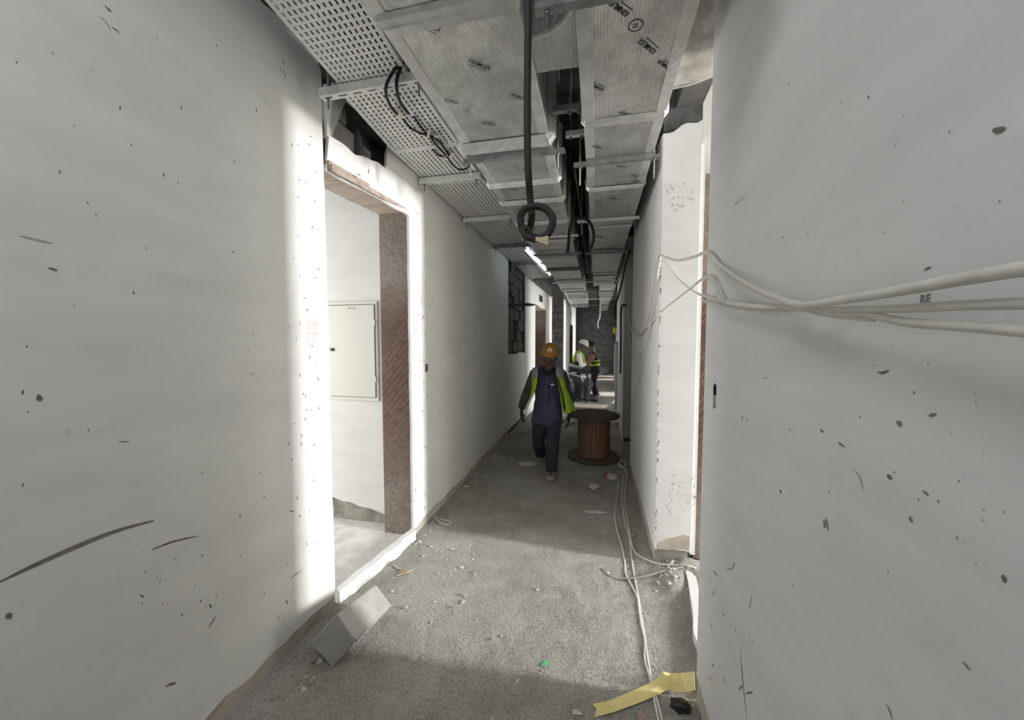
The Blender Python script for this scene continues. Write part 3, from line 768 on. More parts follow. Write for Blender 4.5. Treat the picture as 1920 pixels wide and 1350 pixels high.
left_duct = duct('wide foil-wrapped air duct nearer the perforated cable tray', -0.785, -0.278, [0.75, 1.27, 2.15, 2.70, 3.06, 3.62, 4.30, 5.15, 6.05, 7.1, 8.4, 9.8, 11.4, 13.2], 3.12,
     lambda i: (0.012 if i == 0 else 0.034 if i == 1 else 0.02, 0.05 if i < 2 else 0.035),
     [(803, 50, W, .045, -.62), (899, 122, W, .048, -.72), (847, 190, W, .034, -.55), (917, 232, W, .036, -.55), (972, 182, W, .04, -.75), (893, 6, W, .05, .55), (875, 207, 'O', .03, -.6), (988, 318, W, .03, -.5), (965, 356, W, .03, -.5), (1000, 420, W, .035, -.5), (1020, 452, W, .035, -.5)])
right_duct = duct('narrower ribbed foil duct nearer the strung white cables', -0.076, 0.328, [0.7, 2.06, 2.94, 3.92, 4.95, 6.5, 8.1], 3.12,
     lambda i: (0.012, 0.035),
     [(1160, 15, W, .05, 2.32), (1192, 48, 'O', .05, 2.3), (1214, 87, W, .052, 2.28), (1118, 163, W, .045, 2.4), (1172, 214, W, .04, 2.45), (1245, 122, W, .04, 2.3), (1120, 276, W, .035, -.55), (1165, 312, W, .035, -.5), (1190, 330, W, .03, -.5), (1150, 372, W, .035, -.5), (1195, 340, W, .03, -.5), (1125, 445, W, .04, -.5)])
r3 = root('air_duct', 'smaller stepped-up foil duct far down the corridor, past the two long ducts', 'duct', (0.1, 8.2, 2.78), 'ducts along the corridor ceiling')
for a, b, x0, x1 in ((8.2, 10.0, 0.06, 0.40), (10.0, 12.2, 0.1, 0.40), (12.2, 15.0, 0.12, 0.40)):
    part('duct_section', boxed(x0, x1, a, b - 0.01, 2.78, 3.1, bevel=0.01), 'foil', r3)
    part('joint_band', boxed(x0 - 0.012, x1 + 0.012, b - 0.05, b + 0.02, 2.765, 3.1, bevel=0.006), 'foil_tape', r3)
# crossover between the two ducts, its near side curving into the right-hand duct
arc = [(-0.29, 1.515), (-0.20, 1.50), (-0.14, 1.465), (-0.10, 1.42), (-0.078, 1.37)]
bm = new(); panel(bm, arc + [(-0.07, 1.71), (-0.28, 1.70)], [], lambda u, v, d: V((u, v, 2.80 + d)), 0.28)
r = root('crossover_duct', 'short foil duct with a curved side joining the two ceiling ducts', 'duct', (-0.18, 1.6, 2.8), None)
part('duct_section', bm, 'foil', r)
bm = new(); tube(bm, [V((x, y, 2.80)) for x, y in arc], 0.010, 6, 3); part('curved_seam', bm, 'foil_tape', r)
bm = new(); box(bm, -0.27, -0.225, 1.515, 1.70, 2.796, 2.81); part('edge_tape', bm, 'foil_tape', r)
# pale stub branch to the wall on the right
r = root('branch_duct', 'pale stub duct with a sagging underside, between narrower duct and wall opening', 'duct', (0.42, 1.83, 2.8), None)
bm = new()
g = []
for j in range(9):
    y = 1.72 + 0.22 * j / 8; row = []
    for i in range(9):
        x = 0.335 + 0.35 * i / 8
        row.append(bm.verts.new((x, y + 0.02 * (i / 8) * (1 if j < 4 else -1), 2.80 - 0.02 * math.sin(math.pi * j / 8) + 0.055 * (i / 8) ** 2)))
    g.append(row)
top = [[bm.verts.new((v.co.x, v.co.y, 3.05)) for v in row] for row in g]
for j in range(8):
    for i in range(8): bm.faces.new((g[j][i], g[j + 1][i], g[j + 1][i + 1], g[j][i + 1]))
for i in range(8):
    bm.faces.new((g[0][i], g[0][i + 1], top[0][i + 1], top[0][i])); bm.faces.new((g[8][i], top[8][i], top[8][i + 1], g[8][i + 1]))
bmesh.ops.recalc_face_normals(bm, faces=bm.faces)
part('duct_section', bm, 'stone', r, True)
bm = new(); tube(bm, [v.co + V((0, 0, -0.002)) for v in [V((0.335, 1.94, 2.80)), V((0.42, 1.935, 2.805)), V((0.50, 1.93, 2.822)), V((0.6, 1.925, 2.84))] for v in [type('q', (), {'co': v})]], 0.008, 6, 3); part('edge_bead', bm, 'foil_tape', r)

# ------------------------------------------------------------------ perforated cable trays
def tray_section(rt, xa0, xb0, y0, xa1, xb1, y1, z, nx=13, pitch=0.032, skip_first=True):
    bm = new(); ny = int((y1 - y0) / pitch)
    fx = lambda s, t: (xa0 + (xa1 - xa0) * t) * (1 - s) + (xb0 + (xb1 - xb0) * t) * s
    def pt(i, j): # grid units
        t = j / ny; s = i / nx; s = 0.03 + 0.94 * s
        return (fx(s, t), y0 + (y1 - y0) * t, z)
    cache = {}
    def gv(i, j):
        if (i, j) not in cache: cache[(i, j)] = bm.verts.new(pt(i, j))
        return cache[(i, j)]
    hx, hy = 0.17, 0.33
    for j in range(ny):
        for i in range(nx):
            o = [gv(i, j), gv(i + 1, j), gv(i + 1, j + 1), gv(i, j + 1)]
            h = [bm.verts.new(pt(i + .5 + a * hx, j + .5 + b * hy)) for a, b in ((-1, -1), (1, -1), (1, 1), (-1, 1))]
            for k in range(4): bm.faces.new((o[k], h[k], h[(k + 1) % 4], o[(k + 1) % 4]))
    e = [[(fx(0, t), y0 + (y1 - y0) * t) for t in (0, 1)], [(fx(1, t), y0 + (y1 - y0) * t) for t in (0, 1)]]
    for side, iv in ((0, 0), (1, nx)):
        lo = [bm.verts.new((x, y, z)) for x, y in e[side]]; hi = [bm.verts.new((x, y, z + 0.06)) for x, y in e[side]]
        inner = [gv(iv, 0), gv(iv, ny)]
        bm.faces.new((inner[0], inner[1], lo[1], lo[0])); bm.faces.new((lo[0], lo[1], hi[1], hi[0]))
    bmesh.ops.recalc_face_normals(bm, faces=bm.faces)
    s = part('tray_section', bm, 'galv', rt)
    m = s.modifiers.new('sheet', 'SOLIDIFY'); m.thickness = 0.0016; m.offset = 0
    return s
tr = root('cable_tray', 'long perforated steel cable tray running along the left wall head', 'cable tray', (-1.1, 1.8, 2.9))
tray_section(tr, -1.225, -0.855, 0.92, -1.295, -0.915, 1.715, 2.90)
tray_section(tr, -1.325, -0.905, 1.72, -1.385, -0.905, 2.36, 2.902)
tray_section(tr, -1.385, -0.92, 2.37, -1.385, -0.90, 3.77, 2.905)
tray_section(tr, -1.385, -0.90, 3.78, -1.385, -0.88, 4.95, 2.905, 12, 0.045)
tray_section(tr, -1.385, -0.93, 4.96, -1.36, -0.92, 7.8, 2.905, 9, 0.09)
bm = new(); box(bm, -1.38, -0.91, 2.345, 2.385, 2.899, 2.9012); part('splice_plate', bm, 'galv', tr)
bm = new(); box(bm, -0.90, -0.862, 1.0, 2.6, 2.93, 3.02); part('tray_side_rail', bm, 'dark_board', tr)
# second, ladder-like tray and the self-glowing bluish bar beside it, further on
lt = root('cable_ladder', 'far cable ladder of thin steel rungs beyond the perforated tray', 'cable ladder', (-1.05, 9.2, 2.86))
for x in (-1.28, -0.85): part('side_rail', boxed(x, x + 0.02, 7.85, 13.0, 2.86, 2.93), 'galv_dark', lt)
for i in range(22): part('rung', boxed(-1.26, -0.85, 7.95 + i * 0.23, 8.0 + i * 0.23, 2.865, 2.88), 'galv_dark', lt)
m_, nt_, b_n = new_mat('glowing_tube')
b_n.inputs['Base Color'].default_value = (0.9, 0.95, 1.0, 1); b_n.inputs['Emission Color'].default_value = (0.80, 0.92, 1.0, 1); b_n.inputs['Emission Strength'].default_value = 3.5  # emission gives the bar its own bluish-white brightness
M['glow_tube'] = m_
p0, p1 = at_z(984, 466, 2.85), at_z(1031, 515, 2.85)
lr = root('glow_bar', 'bright bluish-white glowing bar slung along the far edge of the perforated tray', 'lamp', tuple(p0))
part('glow_tube', tubed([p0, p1], 0.017, 10, 1), 'glow_tube', lr, True)
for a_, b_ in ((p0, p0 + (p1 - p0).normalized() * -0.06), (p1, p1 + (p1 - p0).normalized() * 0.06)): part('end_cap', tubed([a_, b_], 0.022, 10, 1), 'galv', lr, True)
part('backing_strip', boxed(p0.x - 0.035, p1.x + 0.035, p0.y, p1.y, 2.872, 2.885, bevel=0.003), 'galv', lr)

# ------------------------------------------------------------------ hangers: slotted channel on two threaded rods
def hanger(label, x0, x1, y, z, group, rods=(0.04, 0.04), slots=True, mat='galv', top=3.45, below=0.055, h=0.041, dep=0.041):
    r = root('channel_hanger', label, 'hanger', ((x0 + x1) / 2, y, z), group)
    bm = new(); n = max(1, int((x1 - x0) / 0.075))
    # underside with slots, two flanks
    if slots:
        for i in range(n):
            a = x0 + (x1 - x0) * i / n; b = x0 + (x1 - x0) * (i + 1) / n; s = (b - a) * 0.22
            o = [bm.verts.new((px, py, z)) for px, py in ((a, y), (b, y), (b, y + dep), (a, y + dep))]
            hh = [bm.verts.new((px, py, z)) for px, py in ((a + s, y + dep * .38), (b - s, y + dep * .38), (b - s, y + dep * .62), (a + s, y + dep * .62))]
            for k in range(4): bm.faces.new((o[k], o[(k + 1) % 4], hh[(k + 1) % 4], hh[k]))
    else:
        bm.faces.new([bm.verts.new(p) for p in ((x0, y, z), (x1, y, z), (x1, y + dep, z), (x0, y + dep, z))])
    for yy in (y, y + dep):
        bm.faces.new([bm.verts.new(p) for p in ((x0, yy, z), (x1, yy, z), (x1, yy, z + h), (x0, yy, z + h))])
    bmesh.ops.remove_doubles(bm, verts=bm.verts, dist=1e-5); bmesh.ops.recalc_face_normals(bm, faces=bm.faces)
    c = part('channel', bm, mat, r); m = c.modifiers.new('sheet', 'SOLIDIFY'); m.thickness = 0.0025; m.offset = 0
    for x in (x0 + rods[0], x1 - rods[1]):
        bm = new(); tube(bm, [(x, y + dep / 2, z - below), (x, y + dep / 2, top)], 0.005, 6, 1); part('threaded_rod', bm, 'galv_dark', r)
        bm = new(); lathe(bm, [(0, -0.010), (0.010, -0.010), (0.010, 0.0), (0, 0.0)], (x, y + dep / 2, z - 0.003), 6); part('nut', bm, 'steel_bolt', r)
    return r
G1 = 'hangers under the perforated tray'
for i, (x0, x1, y, lab) in enumerate(((-1.405, -0.815, 1.69, 'slotted steel channel carrying the tray, nearest hanger, over the doorway edge'), (-1.40, -0.885, 2.775, 'steel channel under the tray, second hanger, just past the doorway'),
        (-1.395, -0.84, 3.76, 'steel channel under the tray, third hanger, before the black hose coil'), (-1.39, -0.83, 4.89, 'steel channel under the tray, fourth hanger, where the bright glowing bar begins'),
        (-1.395, -0.84, 6.05, 'steel channel under the tray, fifth hanger, at the masonry recess'), (-1.29, -0.80, 7.72, 'wide steel channel under the tray end, farthest tray hanger'))):
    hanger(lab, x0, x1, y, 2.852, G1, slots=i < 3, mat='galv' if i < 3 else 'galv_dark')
G2 = 'hangers under the ducts'
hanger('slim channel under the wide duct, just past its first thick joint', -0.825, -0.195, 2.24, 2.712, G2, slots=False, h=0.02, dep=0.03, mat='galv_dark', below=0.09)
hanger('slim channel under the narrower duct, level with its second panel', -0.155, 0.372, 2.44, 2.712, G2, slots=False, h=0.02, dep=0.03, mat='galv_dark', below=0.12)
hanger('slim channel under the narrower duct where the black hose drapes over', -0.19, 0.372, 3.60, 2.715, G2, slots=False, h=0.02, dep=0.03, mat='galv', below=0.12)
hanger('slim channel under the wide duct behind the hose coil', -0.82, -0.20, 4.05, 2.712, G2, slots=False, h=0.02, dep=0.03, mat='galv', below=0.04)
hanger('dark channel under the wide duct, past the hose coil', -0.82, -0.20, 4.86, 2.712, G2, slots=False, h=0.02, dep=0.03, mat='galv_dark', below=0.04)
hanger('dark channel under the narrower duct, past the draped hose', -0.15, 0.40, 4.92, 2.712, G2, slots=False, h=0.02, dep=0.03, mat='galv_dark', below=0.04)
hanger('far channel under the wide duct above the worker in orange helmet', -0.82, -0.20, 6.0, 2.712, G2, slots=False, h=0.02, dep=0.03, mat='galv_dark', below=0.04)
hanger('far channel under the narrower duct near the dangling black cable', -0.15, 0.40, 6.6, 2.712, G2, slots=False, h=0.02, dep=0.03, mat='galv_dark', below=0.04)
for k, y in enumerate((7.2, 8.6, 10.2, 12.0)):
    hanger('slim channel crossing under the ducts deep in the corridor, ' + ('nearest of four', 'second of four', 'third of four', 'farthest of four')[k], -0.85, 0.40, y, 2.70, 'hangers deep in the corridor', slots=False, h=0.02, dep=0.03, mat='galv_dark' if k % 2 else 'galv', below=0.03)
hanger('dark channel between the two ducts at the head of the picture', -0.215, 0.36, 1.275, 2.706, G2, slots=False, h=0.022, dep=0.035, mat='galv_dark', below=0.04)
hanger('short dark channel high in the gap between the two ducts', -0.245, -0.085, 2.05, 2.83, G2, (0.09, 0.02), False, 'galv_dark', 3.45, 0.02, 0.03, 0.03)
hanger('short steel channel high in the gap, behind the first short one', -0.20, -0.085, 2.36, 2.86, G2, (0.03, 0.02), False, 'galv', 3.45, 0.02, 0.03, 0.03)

# ------------------------------------------------------------------ pipes in the gap between the ducts
for i, (x, z, rr_, lab) in enumerate(((-0.245, 2.95, 0.006, 'thin dark pipe in the duct gap, closest to the wide duct'), (-0.215, 3.02, 0.008, 'dark pipe in the duct gap, second from the wide duct'), (-0.185, 2.96, 0.006, 'thin grey pipe in the middle of the duct gap'), (-0.15, 3.05, 0.009, 'dark lagged pipe in the duct gap, near the narrower duct'), (-0.115, 3.0, 0.006, 'thin grey pipe in the duct gap, tight to the narrower duct'))):
    bm = tubed([(x, 2.75 + 0.15 * i, z), (x + 0.006, 4.0, z - 0.004), (x, 8.0, z)], rr_, 8, 4)
    thing('pipe', bm, 'grey_cable' if i in (2, 4) else 'rubber', lab, 'pipe', 'pipes in the gap between the ducts', True)

# ------------------------------------------------------------------ black cables
bm = new()
hy = 1.0
P = [(990, -240), (990, -60), (990, 60), (989, 160), (989, 270), (991, 330), (994, 372), (997, 408), (989, 438), (979, 428), (976, 408), (982, 394), (1000, 387), (1020, 390), (1034, 404), (1036, 420), (1028, 438), (1012, 447), (998, 444)]
pts = [at_y(x, y, hy - 0.02 * max(0, i - 8) / 10 + (0.024 if 5 < i < 9 else 0)) for i, (x, y) in enumerate(P)]
r = root('hanging_cable', 'thick black armoured cable hanging between the ducts and ending in a loop', 'cable', tuple(pts[8]))
bm = tubed(pts, 0.0098, 12, 6); part('sheath', bm, 'rubber', r, True)
bm = tubed([at_y(982, 425, 0.99), at_y(984, 442, 0.975), at_y(996, 447, 0.97), at_y(1004, 449, 0.968)], 0.009, 10, 5); part('sheath_tail', bm, 'rubber', r, True)
for k in range(5):
    a = (k - 2) * 2.1
    bm = tubed([at_y(1003, 448 + a * 0.4, 0.967), at_y(1015, 450 + a * 0.7, 0.964 + 0.003 * (k % 2)), at_y(1028, 451 + a * 1.7, 0.962)], 0.0030, 6, 4); part('cable_core', bm, 'core', r, True)
bm = new(); tube(bm, [at_y(980, 432, 0.985), at_y(990, 428, 0.97), at_y(996, 440, 0.965), at_y(985, 446, 0.975)], 0.004, 6, 4); part('tie', bm, 'rubber', r, True)

P = [(1064, 474, 3.55), (1066, 456, 3.55), (1068, 430, 3.55), (1074, 414, 3.55), (1088, 409, 3.56), (1102, 413, 3.55), (1111, 428, 3.5), (1113, 446, 3.5), (1110, 460, 3.55), (1104, 473, 3.6)]
bm = tubed([at_y(*q) for q in P], 0.014, 10, 5); thing('draped_hose', bm, 'rubber', 'black hose draped over a hanger channel between the two ducts', 'hose', None, True)
for i, (P, rr_) in enumerate(((((766, 96, 2.98), (752, 116, 2.93), (736, 136, 2.86), (725, 158, 2.81), (724, 178, 2.80), (733, 200, 2.84), (744, 214, 2.87)), 0.0075), (((770, 90, 2.98), (755, 118, 2.92), (745, 145, 2.85), (744, 168, 2.81), (750, 190, 2.83), (765, 212, 2.87)), 0.0085))):
    bm = tubed([at_z(x, y, z) for x, y, z in P], rr_, 8, 5)
    thing('looped_cable', bm, 'rubber', ('black cable looping under the first tray hanger, ending at a pale tag', 'thicker black cable looping beside the tagged one under the first tray hanger')[i], 'cable', 'cables looped under the tray', True)
bm = hull([at_z(x, y, 2.875 + dz) for x, y in ((741, 210), (750, 207), (756, 220), (750, 226)) for dz in (0, 0.012)]); thing('cable_tag', bm, 'copper_tag', 'pale tape tag on the end of the thinner looped black cable', 'tag')
r = root('tray_cable', 'dark cable tied along the underside of the tray with pale ties', 'cable', tuple(at_z(800, 260, 2.88)))
bm = tubed([at_z(x, y, 2.885) for x, y in ((757, 224), (766, 236), (780, 246), (796, 252), (806, 256), (818, 272), (830, 285), (840, 296))], 0.006, 8, 4); part('sheath', bm, 'rubber', r, True)
bm = tubed([at_z(x, y, 2.885) for x, y in ((776, 218), (790, 238), (800, 250), (820, 262), (832, 276), (842, 292))], 0.006, 8, 4); part('second_strand', bm, 'rubber', r, True)
bm = tubed([at_z(x, y, 2.875) for x, y in ((812, 280), (824, 292), (838, 294), (846, 306), (862, 318), (878, 314), (882, 304))], 0.006, 8, 4); part('end_loop', bm, 'rubber', r, True)
for (x, y, a, b) in ((802, 252, 5, 16), (818, 256, 10, 5), (806, 275, 6, 5), (846, 291, 7, 8), (832, 296, 7, 8)):
    bm = hull([at_z(x + i * a / 2 + (3 if j < 0 else 0), y + j * b / 2, 2.872 + dz) for i in (-1, 1) for j in (-1, 1) for dz in (0, 0.008)]); part('tie', bm, 'copper_tag', r)
# tangle of cables in the dark between tray and wide duct
for i, (dx, lab) in enumerate(((0.0, 'slack black cable in the dark gap between tray and wide duct'), (0.03, 'thin black cable drooping from the tray side to the hose coil'))):
    bm = tubed([(-0.862 + dx, 3.0, 2.98), (-0.857 + dx, 3.4, 2.94), (-0.855 + dx, 3.7, 2.91 - dx), (-0.86 + dx, 4.0, 2.95), (-0.857 + dx, 4.3, 2.91 + dx), (-0.855 + dx, 4.6, 2.94), (-0.862 + dx, 5.0, 2.96)], 0.012 - 0.1 * dx, 8, 5); thing('slack_cable', bm, 'rubber', lab, 'cable', None, True)
# far dangling cables
bm = tubed([V((0.388, 4.93, 2.725)), V((0.386, 4.75, 2.69)), at_y(1172, 500, 4.62), at_y(1166, 530, 4.62), at_y(1159, 556, 4.62), at_y(1153, 576, 4.62), at_y(1154, 600, 4.62)], 0.011, 8, 5); thing('dangling_cable', bm, 'rubber', 'black cable dangling from the far end of the narrower duct', 'cable', None, True)
bm = tubed([at_y(1175, 574, 5.9), at_y(1170, 571, 5.85), at_y(1166, 574, 5.85), at_y(1164, 590, 5.9), at_y(1164, 640, 5.9), at_y(1163, 700, 5.9)], 0.012, 8, 5); thing('wall_cable', bm, 'rubber', 'black cable bent over the far corner and running down the right-hand side', 'cable', None, True)
bm = tubed([at_y(1057, 530, 8.5), at_y(1060, 545, 8.5), at_y(1065, 562, 8.5), at_y(1069, 570, 8.5)], 0.012, 8, 5); thing('pale_drop_cable', bm, 'white_cable', 'pale cable drooping at the end of the cable ladder', 'cable', None, True)

# ------------------------------------------------------------------ white cables strung along the right side
def strung(label, pts, rr_, mat='white_cable', n=8, group='white cables strung along the right-hand wall'):
    return thing('strung_cable', tubed(pts, rr_, n, 6), mat, label, 'cable', group, True)
A = lambda x, y, X=0.43: at_x(x, y, X)
K = 0.412
strung('thick white cable rising towards the near edge, topmost of the strung cables', [at_y(1237, 478, 2.685), at_y(1268, 488, 2.45), at_y(1300, 482, 2.05), A(1326, 474, 0.44), A(1352, 500, 0.435), A(1400, 532, 0.42), A(1450, 556, 0.405), A(1505, 572, 0.395), A(1580, 562, 0.39), A(1680, 546, 0.385), A(1800, 524, 0.38), A(1925, 503, 0.375), A(2100, 480, 0.37)], 0.0074)
strung('white cable below the topmost, leaving the frame level', [at_y(1247, 487, 2.69), at_y(1270, 520, 2.5), at_y(1300, 545, 2.1), A(1330, 558, 0.435), A(1400, 572, 0.425), A(1500, 574, 0.415), A(1580, 580, 0.405), A(1700, 578, 0.40), A(1800, 573, 0.395), A(1925, 569, 0.39), A(2100, 564, 0.385)], 0.0058)
strung('white cable lowest of the strung ones, dipping as it leaves the frame', [at_x(1190, 628, .398), at_x(1206, 618, .400), at_x(1222, 604, .404), at_y(1243, 582, 2.68), at_y(1290, 545, 2.15), A(1330, 518, 0.44), A(1352, 562, 0.43), A(1400, 574, 0.42), A(1500, 578, 0.415), A(1600, 585, 0.41), A(1700, 604, 0.405), A(1800, 611, 0.40), A(1925, 621, 0.395), A(2100, 632, 0.39)], 0.0062)
strung('thin white cable sagging close beneath the knot of strung cables', [at_y(1316, 562, 1.80), A(1328, 566, 0.44), A(1380, 578, 0.43), A(1440, 584, 0.425), A(1500, 580, 0.42), A(1560, 575, 0.418)], 0.0035)
strung('thin white cable hugging the wall above the knot of strung cables', [A(1326, 476, 0.445), A(1360, 512, 0.44), A(1420, 548, 0.435), A(1480, 570, 0.43), A(1540, 590, 0.42), A(1640, 600, 0.41)], 0.003)
strung('white cable dropping from the pier corner and swinging down the far wall', [at_y(1236, 478, 2.70), at_x(1230, 500, .405), at_x(1224, 550, .405), at_x(1214, 600, .40), at_x(1203, 624, .395), at_x(1191, 629, .395), at_x(1182, 610, .40), at_x(1177, 575, .41)], 0.007)
strung('white cable from the pier corner with the deepest swing on the far wall', [at_y(1238, 480, 2.70), at_x(1232, 520, .40), at_x(1222, 590, .40), at_x(1208, 645, .395), at_x(1192, 674, .395), at_x(1182, 655, .40), at_x(1177, 600, .41)], 0.006)
strung('thin white cable hanging almost straight down the far wall to knee height', [at_y(1234, 484, 2.70), at_x(1226, 560, .402), at_x(1214, 640, .402), at_x(1200, 700, .402), at_x(1186, 760, .402), at_x(1183, 775, .402)], 0.004)
#@@END1
#@@PEOPLE
# ------------------------------------------------------------------ people
M['skin'] = mat_noise('brown_skin', (0.13, 0.075, 0.048), (0.17, 0.10, 0.066), 20, 0.6, 60, 0.1, 0.001)
M['eye'] = mat_plain('eye', (0.55, 0.53, 0.50), 0.2)
M['pupil'] = mat_plain('pupil', (0.015, 0.01, 0.008), 0.2)
M['hair'] = mat_noise('black_hair', (0.010, 0.009, 0.009), (0.022, 0.02, 0.019), 60, 0.7, 120, 0.4, 0.003)
M['lips'] = mat_plain('lips', (0.13, 0.055, 0.045), 0.6)
M['navy'] = mat_noise('navy_work_cloth', (0.060, 0.064, 0.118), (0.090, 0.096, 0.165), 10, 0.95, 140, 0.25, 0.002)
M['navy_dark'] = mat_noise('dark_sleeve_cloth', (0.055, 0.056, 0.066), (0.085, 0.086, 0.10), 10, 0.95, 140, 0.25, 0.002)
M['navy_legs'] = mat_noise('faded_navy_trousers', (0.026, 0.027, 0.044), (0.044, 0.046, 0.072), 10, 0.95, 140, 0.25, 0.002)
M['denim'] = mat_noise('dark_denim', (0.035, 0.040, 0.058), (0.065, 0.072, 0.098), 12, 0.95, 140, 0.25, 0.002)
M['lime'] = mat_noise('lime_vest_mesh', (0.30, 0.48, 0.02), (0.42, 0.64, 0.035), 9, 0.8, 160, 0.3, 0.002)
M['reflective'] = mat_plain('grey_reflective_tape', (0.36, 0.36, 0.37), 0.4)
M['black_cloth'] = mat_noise('black_cloth', (0.016, 0.016, 0.018), (0.030, 0.030, 0.032), 12, 0.95, 120, 0.3, 0.002)
M['white_cloth'] = mat_noise('white_shirt_cloth', (0.66, 0.65, 0.61), (0.76, 0.75, 0.72), 10, 0.9, 120, 0.2, 0.002)
M['orange_helmet'] = mat_noise('orange_helmet_shell', (0.42, 0.19, 0.03), (0.52, 0.24, 0.04), 9, 0.4, 60, 0.05, 0.001)
M['white_helmet'] = mat_noise('white_helmet_shell', (0.72, 0.68, 0.62), (0.80, 0.76, 0.70), 9, 0.4, 60, 0.05, 0.001)
M['badge'] = mat_plain('white_badge', (0.72, 0.70, 0.64), 0.5)
M['shoe'] = mat_noise('dusty_grey_shoe', (0.24, 0.225, 0.20), (0.36, 0.345, 0.31), 16, 0.85, 80, 0.3, 0.002)
M['dark_shoe'] = mat_noise('dark_dusty_shoe', (0.05, 0.048, 0.045), (0.11, 0.105, 0.098), 16, 0.85, 80, 0.3, 0.002)
M['glove'] = mat_noise('dark_glove', (0.022, 0.021, 0.021), (0.045, 0.042, 0.04), 20, 0.9, 90, 0.3, 0.002)
M['orange_sleeve'] = mat_noise('orange_brown_sleeve', (0.34, 0.13, 0.06), (0.46, 0.19, 0.09), 10, 0.9, 90, 0.3, 0.002)
WRINKLE = bpy.data.textures.new('cloth_folds', 'CLOUDS'); WRINKLE.noise_scale = 0.07; WRINKLE.noise_depth = 2

def remeshed(o, voxel, smooth_it=4, wrinkle=0.0):
    m = o.modifiers.new('remesh', 'REMESH'); m.mode = 'VOXEL'; m.voxel_size = voxel
    if wrinkle:
        d = o.modifiers.new('folds', 'DISPLACE'); d.texture = WRINKLE; d.strength = wrinkle; d.mid_level = 0.5; d.texture_coords = 'GLOBAL'
    s = o.modifiers.new('smooth', 'SMOOTH'); s.factor = 0.5; s.iterations = smooth_it
    dg = bpy.context.evaluated_depsgraph_get(); dg.update()
    me = bpy.data.meshes.new_from_object(o.evaluated_get(dg))
    o.modifiers.clear(); old = o.data; o.data = me
    for p in me.polygons: p.use_smooth = True
    bpy.data.meshes.remove(old)
    return o
def limb_pt(a, b, t): return a + (b - a) * t

def hand(bm, wrist, d, palm_n, thumb_side, s=1.0, curl=0.35):
    """A palm, four unequal fingers with two bends and a thumb; d = wrist to fingers, palm_n = way the palm faces."""
    d = d.normalized(); n = (palm_n - d * palm_n.dot(d)).normalized(); w = d.cross(n).normalized()
    if w.dot(thumb_side) < 0: w = -w
    loft(bm, [wrist - d * 0.02 * s, wrist + d * 0.015 * s, wrist + d * 0.05 * s, wrist + d * 0.088 * s], [(0.024 * s, 0.017 * s), (0.028 * s, 0.016 * s), (0.039 * s, 0.015 * s), (0.038 * s, 0.012 * s)], w, 10)
    for k, (off, L) in enumerate(((0.030, 0.070), (0.0105, 0.080), (-0.0095, 0.074), (-0.029, 0.058))):
        b = wrist + d * (0.083 - 0.004 * abs(k - 1)) * s + w * off * s
        d1 = (d + n * curl * 0.6 + w * off * 1.4).normalized(); d2 = (d + n * curl * 1.7).normalized(); d3 = (d + n * curl * 3.0).normalized()
        p1 = b + d1 * L * 0.45 * s; p2 = p1 + d2 * L * 0.32 * s; p3 = p2 + d3 * L * 0.23 * s
        loft(bm, [b - d * 0.02 * s, b, p1, p2, p3], [0.0085 * s, 0.0088 * s, 0.0082 * s, 0.0076 * s, 0.0062 * s], w, 8)
    b = wrist + d * 0.022 * s + w * 0.026 * s
    p1 = b + (d * 0.55 + w * 0.8 + n * 0.25).normalized() * 0.036 * s; p2 = p1 + (d * 0.9 + w * 0.25 + n * 0.4).normalized() * 0.028 * s; p3 = p2 + (d + n * 0.4).normalized() * 0.016 * s
    loft(bm, [b - w * 0.012 * s, b, p1, p2, p3], [0.012 * s, 0.0125 * s, 0.0105 * s, 0.0092 * s, 0.0072 * s], n, 8)
def foot(bm, ankle, f, s=1.0, g=0.0, tip=0.0):
    up = V((0, 0, 1)); f = f.normalized()
    a = ankle
    loft(bm, [a - f * 0.055 * s - up * (0.045 * s) , a - f * 0.01 * s - up * 0.04 * s, a + f * 0.06 * s - up * (0.05 * s - tip * .3), a + f * 0.13 * s - up * (0.058 * s - tip * .7), a + f * 0.175 * s - up * (0.062 * s - tip)],
         [(0.034 * s, 0.036 * s), (0.040 * s, 0.048 * s), (0.045 * s, 0.036 * s), (0.044 * s, 0.026 * s), (0.034 * s, 0.020 * s)], f.cross(up), 12)
    loft(bm, [a + up * 0.05 * s, a - up * 0.03 * s], [0.042 * s, 0.044 * s], f, 10)
